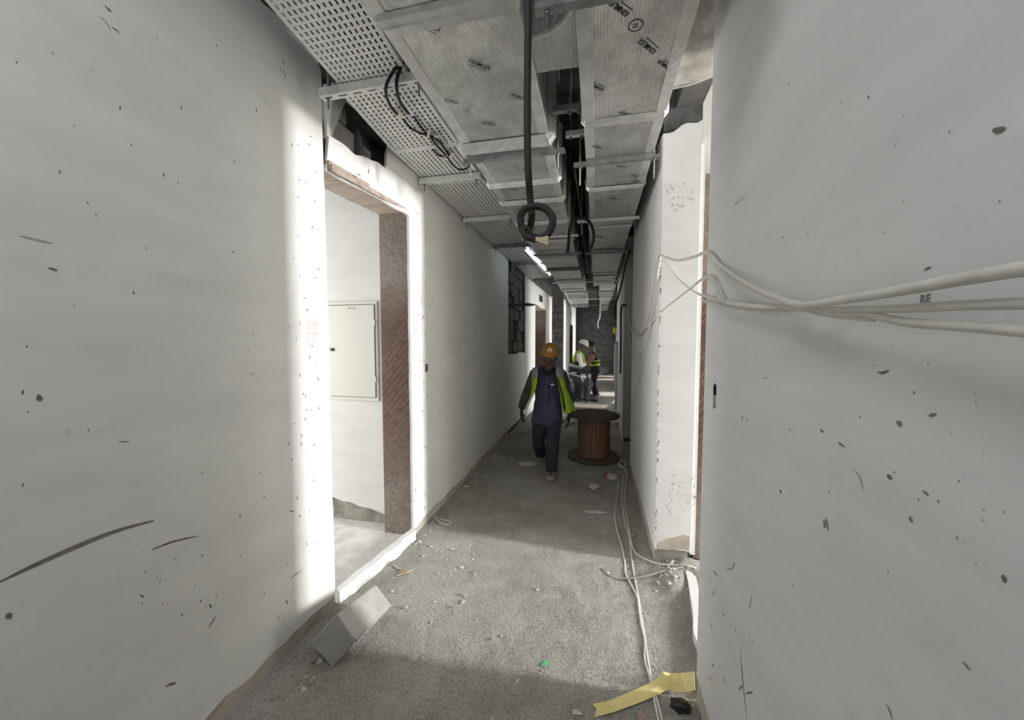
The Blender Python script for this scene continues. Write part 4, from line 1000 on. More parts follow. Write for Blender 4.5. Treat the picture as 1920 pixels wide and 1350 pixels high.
def head(bm, c, f, up, s=1.0):
    f = f.normalized(); sd = up.cross(f).normalized(); f = sd.cross(up).normalized()
    prof = [(-0.118, .026, .026, .040), (-0.100, .046, .046, .026), (-0.070, .058, .066, .014), (-0.035, .067, .082, .006), (0.0, .073, .091, 0.0), (0.04, .076, .096, -.004), (0.075, .068, .086, -.007), (0.10, .046, .058, -.008)]
    loft(bm, [c + up * (z * s) + f * (o * s) for z, a, b, o in prof], [(a * s, b * s) for z, a, b, o in prof], sd, 16)
    loft(bm, [c + up * 0.012 * s + f * 0.085 * s, c - up * 0.012 * s + f * 0.098 * s, c - up * 0.030 * s + f * 0.104 * s, c - up * 0.038 * s + f * 0.094 * s], [(.008 * s, .010 * s), (.010 * s, .012 * s), (.015 * s, .013 * s), (.012 * s, .008 * s)], sd, 8)
    for k in (-1, 1):
        loft(bm, [c + sd * k * 0.070 * s + up * 0.022 * s - f * 0.004 * s, c + sd * k * 0.080 * s - f * 0.008 * s, c + sd * k * 0.072 * s - up * 0.03 * s], [(.006 * s, .013 * s), (.007 * s, .018 * s), (.006 * s, .010 * s)], sd, 8)
        loft(bm, [c + sd * k * 0.014 * s + up * 0.020 * s + f * 0.090 * s, c + sd * k * 0.045 * s + up * 0.020 * s + f * 0.076 * s], [.008 * s, .008 * s], up, 8)
    loft(bm, [c - up * 0.068 * s + f * 0.082 * s - sd * 0.022 * s, c - up * 0.066 * s + f * 0.090 * s, c - up * 0.068 * s + f * 0.082 * s + sd * 0.022 * s], [.006 * s, .009 * s, .006 * s], up, 8)

def face_parts(r, c, f, up, s=1.0):
    f = f.normalized(); sd = up.cross(f).normalized(); f = sd.cross(up).normalized()
    for k in (-1, 1):
        for nm, rad, off, mt in (('eye', 0.011, 0.079, 'eye'), ('iris', 0.0055, 0.0865, 'pupil')):
            bm = new(); bmesh.ops.create_uvsphere(bm, u_segments=10, v_segments=8, radius=rad * s)
            bmesh.ops.translate(bm, verts=bm.verts, vec=c + sd * k * 0.030 * s + f * off * s + up * 0.002 * s)
            p = part(nm, bm, mt, r if nm == 'eye' else last, True)
            last = p
        bm = new(); loft(bm, [c + sd * k * 0.014 * s + up * 0.022 * s + f * 0.0965 * s, c + sd * k * 0.032 * s + up * 0.028 * s + f * 0.089 * s, c + sd * k * 0.047 * s + up * 0.020 * s + f * 0.080 * s], [.004 * s, .005 * s, .003 * s], up, 6); part('eyebrow', bm, 'hair', r, True)
    bm = new()
    for dz, rr_ in ((-0.0635, .0045), (-0.0715, .005)):
        loft(bm, [c + up * dz * s + f * 0.086 * s - sd * 0.022 * s, c + up * (dz + .001) * s + f * 0.0965 * s, c + up * dz * s + f * 0.086 * s + sd * 0.022 * s], [.002 * s, rr_ * s, .002 * s], up, 6)
    part('mouth', bm, 'lips', r, True)
def hair_bm(c, f, up, s=1.0):
    f = f.normalized(); sd = up.cross(f).normalized(); f = sd.cross(up).normalized()
    bm = new()
    prof = [(-0.045, .064, .050, -.030), (-0.01, .074, .075, -.022), (0.02, .079, .090, -.012), (0.05, .080, .101, -.005), (0.08, .072, .091, -.007), (0.105, .048, .060, -.008)]
    loft(bm, [c + up * (z * s) + f * (o * s) for z, a, b, o in prof], [(a * s, b * s) for z, a, b, o in prof], sd, 16)
    return bm
def helmet(r, c, f, up, mat, badge=None, s=1.0, peak=0.045):
    f = f.normalized(); sd = up.cross(f).normalized(); f = sd.cross(up).normalized()
    mw = Matrix(((sd.x, f.x, up.x, c.x), (sd.y, f.y, up.y, c.y), (sd.z, f.z, up.z, c.z), (0, 0, 0, 1)))
    bm = new(); prof = [(0.112, 0.028), (0.108, 0.055), (0.098, 0.085), (0.080, 0.115), (0.052, 0.138), (0.022, 0.149), (0.0, 0.151)]
    n = 28; rings = []
    for (ra, z) in prof[:-1]:
        rings.append([bm.verts.new((ra * 0.93 * math.cos(2 * math.pi * k / n) * s, ra * 1.16 * math.sin(2 * math.pi * k / n) * s, z * s)) for k in range(n)])
    tip = bm.verts.new((0, 0, prof[-1][1] * s))
    for A, B in zip(rings, rings[1:]):
        for k in range(n): bm.faces.new((A[k], A[(k + 1) % n], B[(k + 1) % n], B[k]))
    for k in range(n): bm.faces.new((rings[-1][k], rings[-1][(k + 1) % n], tip))
    brim = []
    for k in range(n):
        a = 2 * math.pi * k / n; fr = max(0.0, math.sin(a)) ** 2
        brim.append(bm.verts.new((0.93 * (0.124) * math.cos(a) * s, (1.16 * 0.120 * math.sin(a) + peak * fr) * s, (0.022 - 0.012 * fr) * s)))
    for k in range(n): bm.faces.new((brim[k], brim[(k + 1) % n], rings[0][(k + 1) % n], rings[0][k]))
    bmesh.ops.recalc_face_normals(bm, faces=bm.faces)
    bmesh.ops.transform(bm, matrix=mw, verts=bm.verts)
    h = part('helmet', bm, mat, r, True); m = h.modifiers.new('shell', 'SOLIDIFY'); m.thickness = 0.004
    bm = new(); tube(bm, [mw @ V((0, (-1.16 * 0.105) * s, 0.06 * s)), mw @ V((0, -0.08 * s, 0.125 * s)), mw @ V((0, 0, 0.154 * s)), mw @ V((0, 0.05 * s, 0.144 * s)), mw @ V((0, 0.085 * s, 0.125 * s))], 0.009 * s, 8, 5); part('ridge', bm, mat, h, True)
    if badge:
        bm = new(); lathe(bm, [(0, 0.004), (0.026, 0.004), (0.026, -0.006), (0, -0.006)], (0, 0, 0), 18)
        bmesh.ops.transform(bm, matrix=mw @ Matrix.Translation((0, 0.112 * s, 0.085 * s)) @ Matrix.Rotation(math.radians(-68), 4, 'X'), verts=bm.verts)
        part('badge', bm, 'badge', h)
    return h

def person(label, J, mats, group, sleeve_end=0.95, hem=0.10, body_vox=0.0055, gloves=True):
    """J: joints in world coordinates. One continuous body, clothes as parts."""
    f = J['f'].normalized(); up = V((0, 0, 1)); left = up.cross(f)
    pel, nk, hd = J['pelvis'], J['neck'], J['head']
    base = V((pel.x, pel.y, 0.0))
    r = root('person', label, 'person', base, group)
    spine = [pel - (nk - pel).normalized() * 0.06, pel + (nk - pel) * 0.12, pel + (nk - pel) * 0.40, pel + (nk - pel) * 0.66, pel + (nk - pel) * 0.86, pel + (nk - pel) * 0.97]
    shw = (J['shL'] - J['shR']).normalized()
    def torso(bm, g, lo=0):
        rad = [(.130 + g, .095 + g), (.140 + g, .100 + g), (.132 + g, .098 + g), (.155 + g, .112 + g), (.145 + g, .090 + g), (.070 + g * .6, .062 + g * .6)]
        loft(bm, spine[lo:], rad[lo:], shw, 16)
        loft(bm, [J['shR'], (J['shR'] + J['shL']) / 2 + up * 0.015, J['shL']], [(.052 + g, .052 + g), (.060 + g, .062 + g), (.052 + g, .052 + g)], f, 12)
    def arm(bm, k, g, e=1.0):
        s, el, w = J['sh' + k], J['el' + k], J['wr' + k]
        loft(bm, [s, limb_pt(s, el, .35), limb_pt(s, el, .8), el], [.052 + g, .050 + g, .043 + g, .041 + g], f, 12)
        loft(bm, [el, limb_pt(el, w, .3), limb_pt(el, w, .75 * e), limb_pt(el, w, e)], [.041 + g, .041 + g * 1.1, .031 + g * 1.2, .027 + g * 1.3], f, 12)
    def leg(bm, k, g, e=1.0):
        h, kn, an = J['hip' + k], J['kn' + k], J['an' + k]
        loft(bm, [h + up * .03, limb_pt(h, kn, .3), limb_pt(h, kn, .75), kn], [.088 + g * .7, .080 + g, .063 + g * 1.3, .056 + g * 1.5], left, 14)
        loft(bm, [kn, limb_pt(kn, an, .35), limb_pt(kn, an, .75 * e), limb_pt(kn, an, e)], [.056 + g * 1.5, .056 + g * 1.5, .043 + g * 2.2, .039 + g * 2.6], left, 14)
    hup = J.get('hup', up)
    bm = new(); torso(bm, 0)
    loft(bm, [nk - (hd - nk).normalized() * .04, nk, limb_pt(nk, hd, .55)], [(.060, .058), (.054, .054), (.052, .054)], left, 12)
    head(bm, hd, J['hf'], hup)
    for k in 'LR':
        arm(bm, k, 0); leg(bm, k, 0); foot(bm, J['an' + k], J.get('ff' + k, f), 0.86, 0, J.get('tip' + k, 0.0))
        d = J.get('hd' + k, (J['wr' + k] - J['el' + k]))
        hand(bm, J['wr' + k], d, J.get('pn' + k, -left if k == 'L' else left), J.get('th' + k, f), 1.0, J.get('curl', 0.35))
    o = part('body', bm, 'skin', r); remeshed(o, body_vox, 2)
    face_parts(o, hd, J['hf'], hup)
    part('hair', hair_bm(hd, J['hf'], hup), 'hair', r, True)
    # clothes
    bm = new()
    for k in 'LR': leg(bm, k, 0.014, 0.97)
    loft(bm, [pel - up * .07, pel + (nk - pel) * .20], [(.142, .112), (.140, .108)], shw, 16)
    remeshed(part('trousers', bm, mats['legs'], r), 0.009, 4, 0.014)
    bm = new(); torso(bm, 0.020)
    if hem: loft(bm, [pel - (nk - pel).normalized() * hem, pel + (nk - pel) * 0.3], [(.200, .152), (.160, .126)], shw, 16)
    if not mats.get('sleeves'):
        for k in 'LR': arm(bm, k, 0.014, sleeve_end)
    sh = remeshed(part('shirt', bm, mats['shirt'], r), 0.009, 4, 0.014)
    bm = new(); bm.from_mesh(sh.data)      # a straight hem
    bmesh.ops.bisect_plane(bm, geom=list(bm.verts) + list(bm.edges) + list(bm.faces), plane_co=(0, 0, pel.z - hem * 0.9), plane_no=(0, 0, -1), clear_outer=True)
    bmesh.ops.holes_fill(bm, edges=[e_ for e_ in bm.edges if e_.is_boundary], sides=0)
    bm.to_mesh(sh.data); bm.free()
    if mats.get('sleeves'):
        for k in 'LR':
            bm = new(); arm(bm, k, 0.017, sleeve_end); remeshed(part('sleeve', bm, mats['sleeves'], r), 0.008, 4, 0.014)
    for k in 'LR':
        bm = new(); a = J['an' + k]; foot(bm, a, J.get('ff' + k, f), 1.12, 0, J.get('tip' + k, 0.0)); sh = remeshed(part('shoe', bm, mats['shoes'], r), 0.007, 3)
        if gloves:
            bm = new(); d = J.get('hd' + k, (J['wr' + k] - J['el' + k])); hand(bm, J['wr' + k], d, J.get('pn' + k, -left if k == 'L' else left), J.get('th' + k, f), 1.16, J.get('curl', 0.35)); remeshed(part('glove', bm, 'glove', r), 0.0045, 1)
    return r
def sheet(rows, mat, r, name='vest_panel', th=0.006, sub=2):
    """A cloth panel from rows of points."""
    bm = new(); g = [[bm.verts.new(p) for p in row] for row in rows]
    for A, B in zip(g, g[1:]):
        for k in range(len(A) - 1): bm.faces.new((A[k], A[k + 1], B[k + 1], B[k]))
    o = part(name, bm, mat, r, True)
    s = o.modifiers.new('soft', 'SUBSURF'); s.levels = sub; s.render_levels = sub; s.boundary_smooth = 'PRESERVE_CORNERS'; m = o.modifiers.new('cloth', 'SOLIDIFY'); m.thickness = th
    return o

# --- worker in the orange helmet, walking towards the camera
P_ = at_y
J = dict(f=V((0.05, -1, 0)), hf=V((0.10, -1, -0.18)), hup=V((0.03, -0.16, 0.98)).normalized(),
         head=P_(1031, 671, 4.27), neck=P_(1028, 694, 4.345), pelvis=P_(1026, 778, 4.40),
         shL=P_(1051, 700, 4.35), shR=P_(1004, 699, 4.36), elL=P_(1066, 740, 4.38), elR=P_(988, 738, 4.42), wrL=P_(1067, 773, 4.27), wrR=P_(978, 764, 4.30),
         hipL=P_(1038, 790, 4.38), hipR=P_(1013, 790, 4.41), knL=P_(1036, 832, 4.24), anL=P_(1034, 880, 4.24), knR=P_(1010, 830, 4.42), anR=P_(1014, 854, 4.78),
         ffL=V((0.02, -1, 0)), ffR=V((-0.02, -0.9, 0)), tipR=-0.01, tipL=0.02)
J['anL'].z = 0.088; J['anR'].z = 0.098
J['hdL'] = V((0.02, -0.12, -1)); J['hdR'] = V((0.0, -0.12, -1))
man = person('worker in orange helmet and navy workwear with open lime vest, walking towards us', J, dict(shirt='navy', sleeves='navy_dark', legs='navy_legs', shoes='shoe'), 'site workers')
helmet(man, J['head'] + J['hup'] * 0.028, V((0.10, -1, -0.05)), J['hup'], 'orange_helmet', True, 0.96)
YF = 4.185
for o_, mt in (((1040, 691, 1052, 690), 'reflective'),):
    pass
sheet([[P_(1042, 688, 4.26), P_(1050, 688, 4.27), P_(1057, 692, 4.33)], [P_(1042, 696, 4.19), P_(1050, 697, 4.19), P_(1057, 700, 4.27)], [P_(1044, 706, 4.19), P_(1051, 707, 4.19), P_(1056, 709, 4.25)]], 'reflective', man, 'reflective_strip')
sheet([[P_(1044, 705, 4.188), P_(1050, 706, 4.185), P_(1056, 708, 4.25)], [P_(1048, 722, 4.19), P_(1054, 722, 4.17), P_(1062, 724, 4.24)], [P_(1051, 742, 4.20), P_(1058, 744, 4.14), P_(1069, 745, 4.21)], [P_(1053, 762, 4.22), P_(1063, 766, 4.11), P_(1077, 764, 4.19)], [P_(1056, 772, 4.22), P_(1065, 778, 4.12), P_(1078, 769, 4.20)]], 'lime', man, 'vest_panel')
sheet([[P_(1008, 688, 4.27), P_(1003, 688, 4.28), P_(998, 691, 4.34)], [P_(1009, 698, 4.20), P_(1004, 698, 4.19), P_(997, 700, 4.27)], [P_(1008, 708, 4.20), P_(1003, 708, 4.20), P_(996, 709, 4.27)]], 'reflective', man, 'reflective_strip')
sheet([[P_(1008, 707, 4.19), P_(1003, 707, 4.19), P_(996, 708, 4.27)], [P_(1007, 720, 4.19), P_(1001, 720, 4.18), P_(997, 717, 4.26)], [P_(1003, 735, 4.20), P_(999, 737, 4.18), P_(997, 728, 4.25)], [P_(997, 748, 4.20), P_(994, 750, 4.19), P_(992, 748, 4.24)], [P_(989, 765, 4.22), P_(986, 766, 4.21), P_(985, 764, 4.25)]], 'lime', man, 'vest_panel')
sheet([[P_(998, 745, 4.185), P_(995.5, 744, 4.185)], [P_(991, 757, 4.195), P_(988, 757, 4.20)], [P_(987, 768, 4.21), P_(983.5, 768, 4.215)]], 'badge', man, 'pale_vest_edge', 0.004, 1)
sheet([[P_(1046, 705, 4.183), P_(1044, 705, 4.186)], [P_(1056, 742, 4.135), P_(1053.5, 742, 4.14)], [P_(1060, 768, 4.11), P_(1057, 769, 4.115)]], 'black_cloth', man, 'vest_binding', 0.004, 1)
sheet([[P_(1060, 722, 4.165), P_(1061.5, 722, 4.17)], [P_(1070, 745, 4.135), P_(1071.5, 745, 4.14)], [P_(1078, 764, 4.12), P_(1079.5, 764, 4.125)], [P_(1066, 779, 4.105), P_(1066, 781, 4.105)]], 'black_cloth', man, 'vest_binding', 0.004, 1)
bm = new(); loft(bm, [P_(1016, 690, 4.30), P_(1021, 699, 4.22), P_(1028, 703, 4.20), P_(1036, 699, 4.22), P_(1042, 690, 4.30)], [.012, .018, .020, .018, .012], (0, 0, 1), 8); part('dark_collar', bm, 'black_cloth', man, True)
sheet([[P_(1032, 718, 4.205), P_(1040, 718, 4.205)], [P_(1032, 730, 4.195), P_(1040, 730, 4.195)]], 'navy', man, 'chest_pocket', 0.008, 1)
bm = new(); p = P_(1035.5, 721, 4.198); box(bm, p.x - .020, p.x + .022, p.y - .008, p.y - .002, p.z - .007, p.z + .006); part('name_tag', bm, 'badge', man)
sheet([[P_(1025, 702, 4.212), P_(1028.5, 702, 4.212)], [P_(1023, 730, 4.20), P_(1026.5, 730, 4.20)], [P_(1021, 760, 4.215), P_(1024.5, 760, 4.215)], [P_(1020.5, 782, 4.225), P_(1024, 782, 4.225)]], 'navy', man, 'button_placket', 0.005, 1)

# --- worker in the white helmet, standing side-on over a paper
a = V((0, 0, 0))
J = dict(f=V((1, 0.12, 0)), hf=V((1, 0.1, -0.55)), hup=V((0.42, 0.02, 0.9)).normalized(),
         head=V((-0.335, 9.80, 1.455)), neck=V((-0.425, 9.80, 1.29)), pelvis=V((-0.545, 9.80, 0.78)),
         shL=V((-0.44, 9.96, 1.21)), shR=V((-0.43, 9.64, 1.21)), elL=V((-0.34, 9.98, 0.97)), elR=V((-0.36, 9.60, 0.95)), wrL=V((-0.16, 9.90, 1.02)), wrR=V((-0.19, 9.68, 1.02)),
         hipL=V((-0.54, 9.89, 0.74)), hipR=V((-0.55, 9.71, 0.74)), knL=V((-0.40, 9.90, 0.42)), anL=V((-0.44, 9.92, 0.088)), knR=V((-0.48, 9.70, 0.42)), anR=V((-0.56, 9.70, 0.088)))
for k, z in (('L', 1), ('R', -1)): J['pn' + k] = V((0, -z, 0.8)); J['th' + k] = V((0.1, 0, 1))
m2 = person('worker in white helmet, white sleeves and belted vest, bent over a sheet of paper', J, dict(shirt='white_cloth', legs='denim', shoes='dark_shoe'), 'site workers', 0.55, 0.04, 0.008, False)
helmet(m2, J['head'] + J['hup'] * 0.012, V((1, 0.1, -0.4)), J['hup'], 'white_helmet', False)
ax = (J['neck'] - J['pelvis'])
def ringband(t0, t1, ra, rb, mat, name, r, n=20, th=0.006, arc=(0, 2 * math.pi)):
    bm = new(); t = ax.normalized(); A_ = V((0, 1, 0)); A_ = (A_ - t * A_.dot(t)).normalized(); B_ = t.cross(A_)
    rings = []
    for u in (t0, (t0 + t1) / 2, t1):
        c = J['pelvis'] + ax * u
        rings.append([bm.verts.new(c + A_ * ra * math.cos(arc[0] + (arc[1] - arc[0]) * k / n) + B_ * rb * math.sin(arc[0] + (arc[1] - arc[0]) * k / n)) for k in range(n + 1)])
    for X, Y in zip(rings, rings[1:]):
        for k in range(n): bm.faces.new((X[k], X[k + 1], Y[k + 1], Y[k]))
    o = part(name, bm, mat, r, True); m = o.modifiers.new('cloth', 'SOLIDIFY'); m.thickness = th; return o
v_ = ringband(-0.12, 0.52, 0.192, 0.165, 'black_cloth', 'vest_lower', m2)
ringband(0.22, 0.36, 0.200, 0.173, 'reflective', 'reflective_strip', m2)
bm = new(); tube(bm, [J['pelvis'] + V((0.19 * math.cos(2 * math.pi * k / 16) , 0.21 * math.sin(2 * math.pi * k / 16), -0.075 - 0.05 * math.cos(2 * math.pi * k / 16))) for k in range(17)], 0.014, 6, 3); part('white_piping', bm, 'white_cloth', m2, True)
for yy in (9.645, 9.955):
    bm = new(); s_ = 1 if yy > 9.8 else -1
    loft(bm, [V((-0.56, yy, 1.02)), V((-0.56, yy + .01 * s_, 1.15)), V((-0.51, yy - .03 * s_, 1.285)), V((-0.42, yy - .04 * s_, 1.30)), V((-0.33, yy - .02 * s_, 1.20)), V((-0.30, yy, 1.05))], [(.040, .024)] * 6, (0, 1, 0), 10); part('vest_strap', bm, 'lime', m2, True)
bm = new(); loft(bm, [V((-0.555, 9.80, 1.02)), V((-0.545, 9.80, 1.15)), V((-0.50, 9.80, 1.25))], [(.165, .05), (.16, .05), (.12, .05)], (0, 1, 0), 14); part('vest_back', bm, 'lime', m2, True)
bm = hull([V((-0.30, 9.70, 1.005)), V((-0.09, 9.68, 1.075)), V((-0.06, 9.92, 1.075)), V((-0.27, 9.94, 1.005)), V((-0.30, 9.70, 1.01)), V((-0.09, 9.68, 1.08)), V((-0.06, 9.92, 1.08)), V((-0.27, 9.94, 1.01))])
thing('paper_sheet', bm, 'white_cloth', 'white sheet of paper held by the worker in the white helmet', 'paper')
# --- third figure, partly hidden behind
J = dict(f=V((-1, -0.25, 0)), hf=V((-1, -0.2, -0.35)), hup=V((-0.25, 0, 0.97)).normalized(),
         head=V((-0.13, 10.75, 1.42)), neck=V((-0.08, 10.76, 1.25)), pelvis=V((-0.02, 10.78, 0.72)),
         shL=V((-0.075, 10.60, 1.18)), shR=V((-0.06, 10.92, 1.18)), elL=V((-0.18, 10.56, 0.96)), elR=V((-0.17, 10.94, 0.96)), wrL=V((-0.34, 10.60, 0.90)), wrR=V((-0.34, 10.86, 0.96)),
         hipL=V((-0.02, 10.69, 0.68)), hipR=V((-0.02, 10.87, 0.68)), knL=V((-0.07, 10.67, 0.38)), anL=V((-0.01, 10.68, 0.088)), knR=V((-0.06, 10.88, 0.38)), anR=V((0.03, 10.88, 0.088)))
m3 = person('dark-clad worker with rust-coloured sleeves facing the one in the white helmet', J, dict(shirt='black_cloth', sleeves='orange_sleeve', legs='black_cloth', shoes='dark_shoe'), 'site workers', 0.95, 0.05, 0.009, False)
ax = J['neck'] - J['pelvis']
ringband(0.30, 0.42, 0.188, 0.152, 'lime', 'vest_band', m3); ringband(0.52, 0.60, 0.190, 0.155, 'lime', 'vest_band', m3)
helmet(m3, J['head'] + J['hup'] * 0.012, V((-1, -0.2, -0.3)), J['hup'], 'black_cloth', False)
#@@FLOORTHINGS
# ------------------------------------------------------------------ cable drum
DX, DY = -0.02, 5.08
dz = 0.012
r = root('cable_drum', 'empty wooden cable drum standing upright with red-brown barrel and dark round ends', 'cable drum', (DX, DY, dz))
def disc(z0, z1, ro, ri, mat, name):
    bm = new(); n = 40
    rings = lathe(bm, [(ri, z0), (ro - 0.008, z0), (ro, z0 + 0.006), (ro, z1 - 0.006), (ro - 0.008, z1), (ri, z1)], (DX, DY, 0), n)
    A, B = rings[-1], rings[0]
    for k in range(n): bm.faces.new((A[k], A[(k + 1) % n], B[(k + 1) % n], B[k]))
    bmesh.ops.recalc_face_normals(bm, faces=bm.faces)
    return part(name, bm, mat, r)
disc(dz, dz + 0.035, 0.345, 0.035, 'drum_top', 'base_disc')
top = disc(dz + 0.555, dz + 0.592, 0.338, 0.035, 'drum_top', 'top_disc')
for i in range(8):    # plank joints of the round end, each a shallow dark rib-gap between boards
    x = -0.30 + i * 0.0857; l = math.sqrt(max(0.0, 0.326 ** 2 - x * x))
    part('end_board', boxed(DX + x - 0.038, DX + x + 0.038, DY - l, DY + l, dz + 0.590, dz + 0.5955, bevel=0.002), 'drum_top', top) if abs(x) > 0.09 else None
for sgn in (-1, 1):
    part('end_board', boxed(DX - 0.085, DX + 0.085, DY + (0.05 if sgn > 0 else -0.325), DY + (0.325 if sgn > 0 else -0.05), dz + 0.590, dz + 0.5955, bevel=0.002), 'drum_top', top)
ns = 20; me0 = None
for i in range(ns):
    a = 2 * math.pi * i / ns; w = math.pi / ns * 0.955
    bm = new()
    ro, ri = 0.213 + 0.002 * math.sin(i * 5.3), 0.195
    pts = [(ri, -w), (ro, -w), (ro + 0.0015, 0), (ro, w), (ri, w)]
    lo = [bm.verts.new((DX + q * math.cos(a + t), DY + q * math.sin(a + t), dz + 0.034)) for q, t in pts]
    hi = [bm.verts.new((DX + q * math.cos(a + t), DY + q * math.sin(a + t), dz + 0.556)) for q, t in pts]
    for k in range(5): bm.faces.new((lo[k], lo[(k + 1) % 5], hi[(k + 1) % 5], hi[k]))
    bm.faces.new(list(reversed(lo))); bm.faces.new(hi); bmesh.ops.recalc_face_normals(bm, faces=bm.faces)
    part('stave', bm, 'drum_barrel', r)
for k in range(4):
    a = k * math.pi / 2 + 0.5
    bm = new(); lathe(bm, [(0, 0.012), (0.012, 0.012), (0.014, 0.0), (0, 0.0)], (DX + 0.15 * math.cos(a), DY + 0.15 * math.sin(a), dz + 0.5955), 6); part('bolt', bm, 'steel_bolt', r)
bm = new(); rg = lathe(bm, [(0.035, 0.0), (0.055, 0.0), (0.055, 0.008), (0.035, 0.008)], (DX, DY, dz + 0.5955), 20)
for k in range(20): bm.faces.new((rg[-1][k], rg[-1][(k + 1) % 20], rg[0][(k + 1) % 20], rg[0][k]))
part('bore_plate', bm, 'steel_bolt', r)

# ------------------------------------------------------------------ the loose block at the threshold
near = [at_y(x, y, 1.472) for x, y in ((580, 1207), (632, 1150), (668, 1200), (622, 1252))]
dirv = at_y(735, 1135, 1.855) - near[2]
pts = []
for p in near: pts += [p, p + dirv]
bm = hull(pts, 0.014, 3)
bmesh.ops.subdivide_edges(bm, edges=[e_ for e_ in bm.edges if e_.calc_length() > 0.06], cuts=5, use_grid_fill=True)
for v in bm.verts: v.co += V((noise.noise(v.co * 22), noise.noise(v.co * 22 + V((9, 0, 0))), noise.noise(v.co * 22 + V((0, 9, 0))))) * 0.0025
blk = thing('concrete_block', bm, 'block', 'pale cement block lying tilted against the doorway threshold', 'block', None, False)
# rubble the block rests on
# ------------------------------------------------------------------ tape, scraps and litter
def ribbon(name, rows, mat, label, cat, th=0.0015, group=None):
    bm = new(); g = [[bm.verts.new(p) for p in row] for row in rows]
    for A_, B_ in zip(g, g[1:]):
        for k in range(len(A_) - 1): bm.faces.new((A_[k], A_[k + 1], B_[k + 1], B_[k]))
    o = thing(name, bm, mat, label, cat, group)
    m = o.modifiers.new('sheet', 'SOLIDIFY'); m.thickness = th; return o
G = lambda x, y, h=0.0: (lambda p: V((p.x, p.y, floor_h(p.x, p.y) + h)))(at_z(x, y, h + 0.004))
ribbon('tape_strip', [[G(1111, 1318, .004), G(1119, 1328, .006), G(1114, 1344, .004)], [G(1140, 1310, .006), G(1146, 1321, .010), G(1150, 1334, .006)], [G(1180, 1296, .008), G(1186, 1308, .013), G(1190, 1321, .008)], [G(1215, 1281, .012), G(1221, 1293, .017), G(1226, 1306, .010)], [G(1236, 1268, .020), G(1244, 1280, .022), G(1250, 1294, .014)],
     [G(1243, 1259, .040), G(1250, 1274, .030), G(1254, 1291, .016)], [G(1257, 1262, .030), G(1261, 1279, .024), G(1262, 1298, .012)], [G(1275, 1261, .045), G(1280, 1277, .036), G(1286, 1297, .020)], [at_x(1301, 1259, .449), at_x(1302, 1275, .447), at_x(1303, 1294, .445)]], 'tape', 'strip of yellow tape folded across the floor to the wall foot', 'tape')
def stone_bm(seed, s=1.0):
    bm = new(); bmesh.ops.create_icosphere(bm, subdivisions=1, radius=1.0)
    for v in bm.verts:
        k = 1 + 0.45 * noise.noise(v.co * 1.3 + V((seed * 3.7, seed, 0)))
        v.co = V((v.co.x * k, v.co.y * k * 0.8, v.co.z * k * 0.55)) * s
    return bm
SM = []
for i in range(7):
    me = bpy.data.meshes.new('crumb'); b_m = stone_bm(i); b_m.to_mesh(me); b_m.free(); me.materials.append(M['stone']); SM.append(me)
SM2 = []
for i in range(4):
    me = bpy.data.meshes.new('grey_crumb'); b_m = stone_bm(i + 20); b_m.to_mesh(me); b_m.free(); me.materials.append(M['mortar']); SM2.append(me)
def crumbs(n, fn, lo, hi, label, group, meshes, name='plaster_crumb', cat='rubble'):
    for _ in range(n):
        x, y = fn(); s = lo * (hi / lo) ** (R.random() ** 2.2)
        o = bpy.data.objects.new(name, R.choice(meshes)); COL.objects.link(o)
        o.scale = (s, s * R.uniform(.7, 1.2), s * R.uniform(.7, 1.1)); o.rotation_euler = (R.uniform(-.4, .4), R.uniform(-.4, .4), R.uniform(0, 6.28))
        o.location = (x, y, floor_h(x, y) + s * 0.28); o['label'] = label; o['category'] = cat; o['group'] = group
U = R.uniform
crumbs(46, lambda: (-1.37 + abs(R.gauss(0, .07)), U(2.55, 3.05)), .006, .022, 'small pale plaster crumb heaped at the doorway corner by the left wall', 'crumbs at the doorway corner', SM)
crumbs(54, lambda: (-1.36 + abs(R.gauss(0, .13)), U(3.0, 6.6)), .008, .040, 'grey mortar crumb along the shadowed foot of the left wall', 'crumbs along the left wall', SM2 + SM[:2])
crumbs(60, lambda: (U(-1.25, -.75), U(1.85, 2.6)), .005, .020, 'small pale crumb on the lit floor near the block', 'crumbs near the block', SM)
crumbs(40, lambda: (.50 + R.gauss(0, .07), 2.58 + R.gauss(0, .09)), .008, .024, 'pale crumb in the dirt heap at the foot of the right-hand pier', 'crumbs at the pier foot', SM)
crumbs(70, lambda: (U(-1.0, .3), U(1.35, 2.75)), .004, .015, 'tiny chip scattered over the lit middle of the floor', 'chips on the lit floor', SM)
crumbs(30, lambda: (.37 - abs(R.gauss(0, .09)), U(2.8, 5.2)), .006, .026, 'dark grey crumb along the shadowed right-hand wall foot', 'crumbs along the right wall', SM2)
crumbs(24, lambda: (-1.42 + abs(R.gauss(0, .08)), U(1.25, 1.85)), .008, .026, 'earthy crumb beside and under the tilted block', 'crumbs under the block', SM2 + SM[:2])
bm = new()
for _ in range(2600):
    x = U(-1.35, .42); y = 1.2 + 3.2 * R.random() ** 1.6; s = U(.0012, .0042); z = floor_h(x, y); a = U(0, 6.28)
    vs = [bm.verts.new((x + s * math.cos(a + t), y + s * math.sin(a + t), z)) for t in (0, 2.1, 4.2)]; tp = bm.verts.new((x, y, z + s * 1.1))
    for k in range(3): bm.faces.new((vs[k], vs[(k + 1) % 3], tp))
o = thing('grit', bm, 'stone', 'fine loose grit strewn over the dusty screed', 'grit'); o['kind'] = 'stuff'
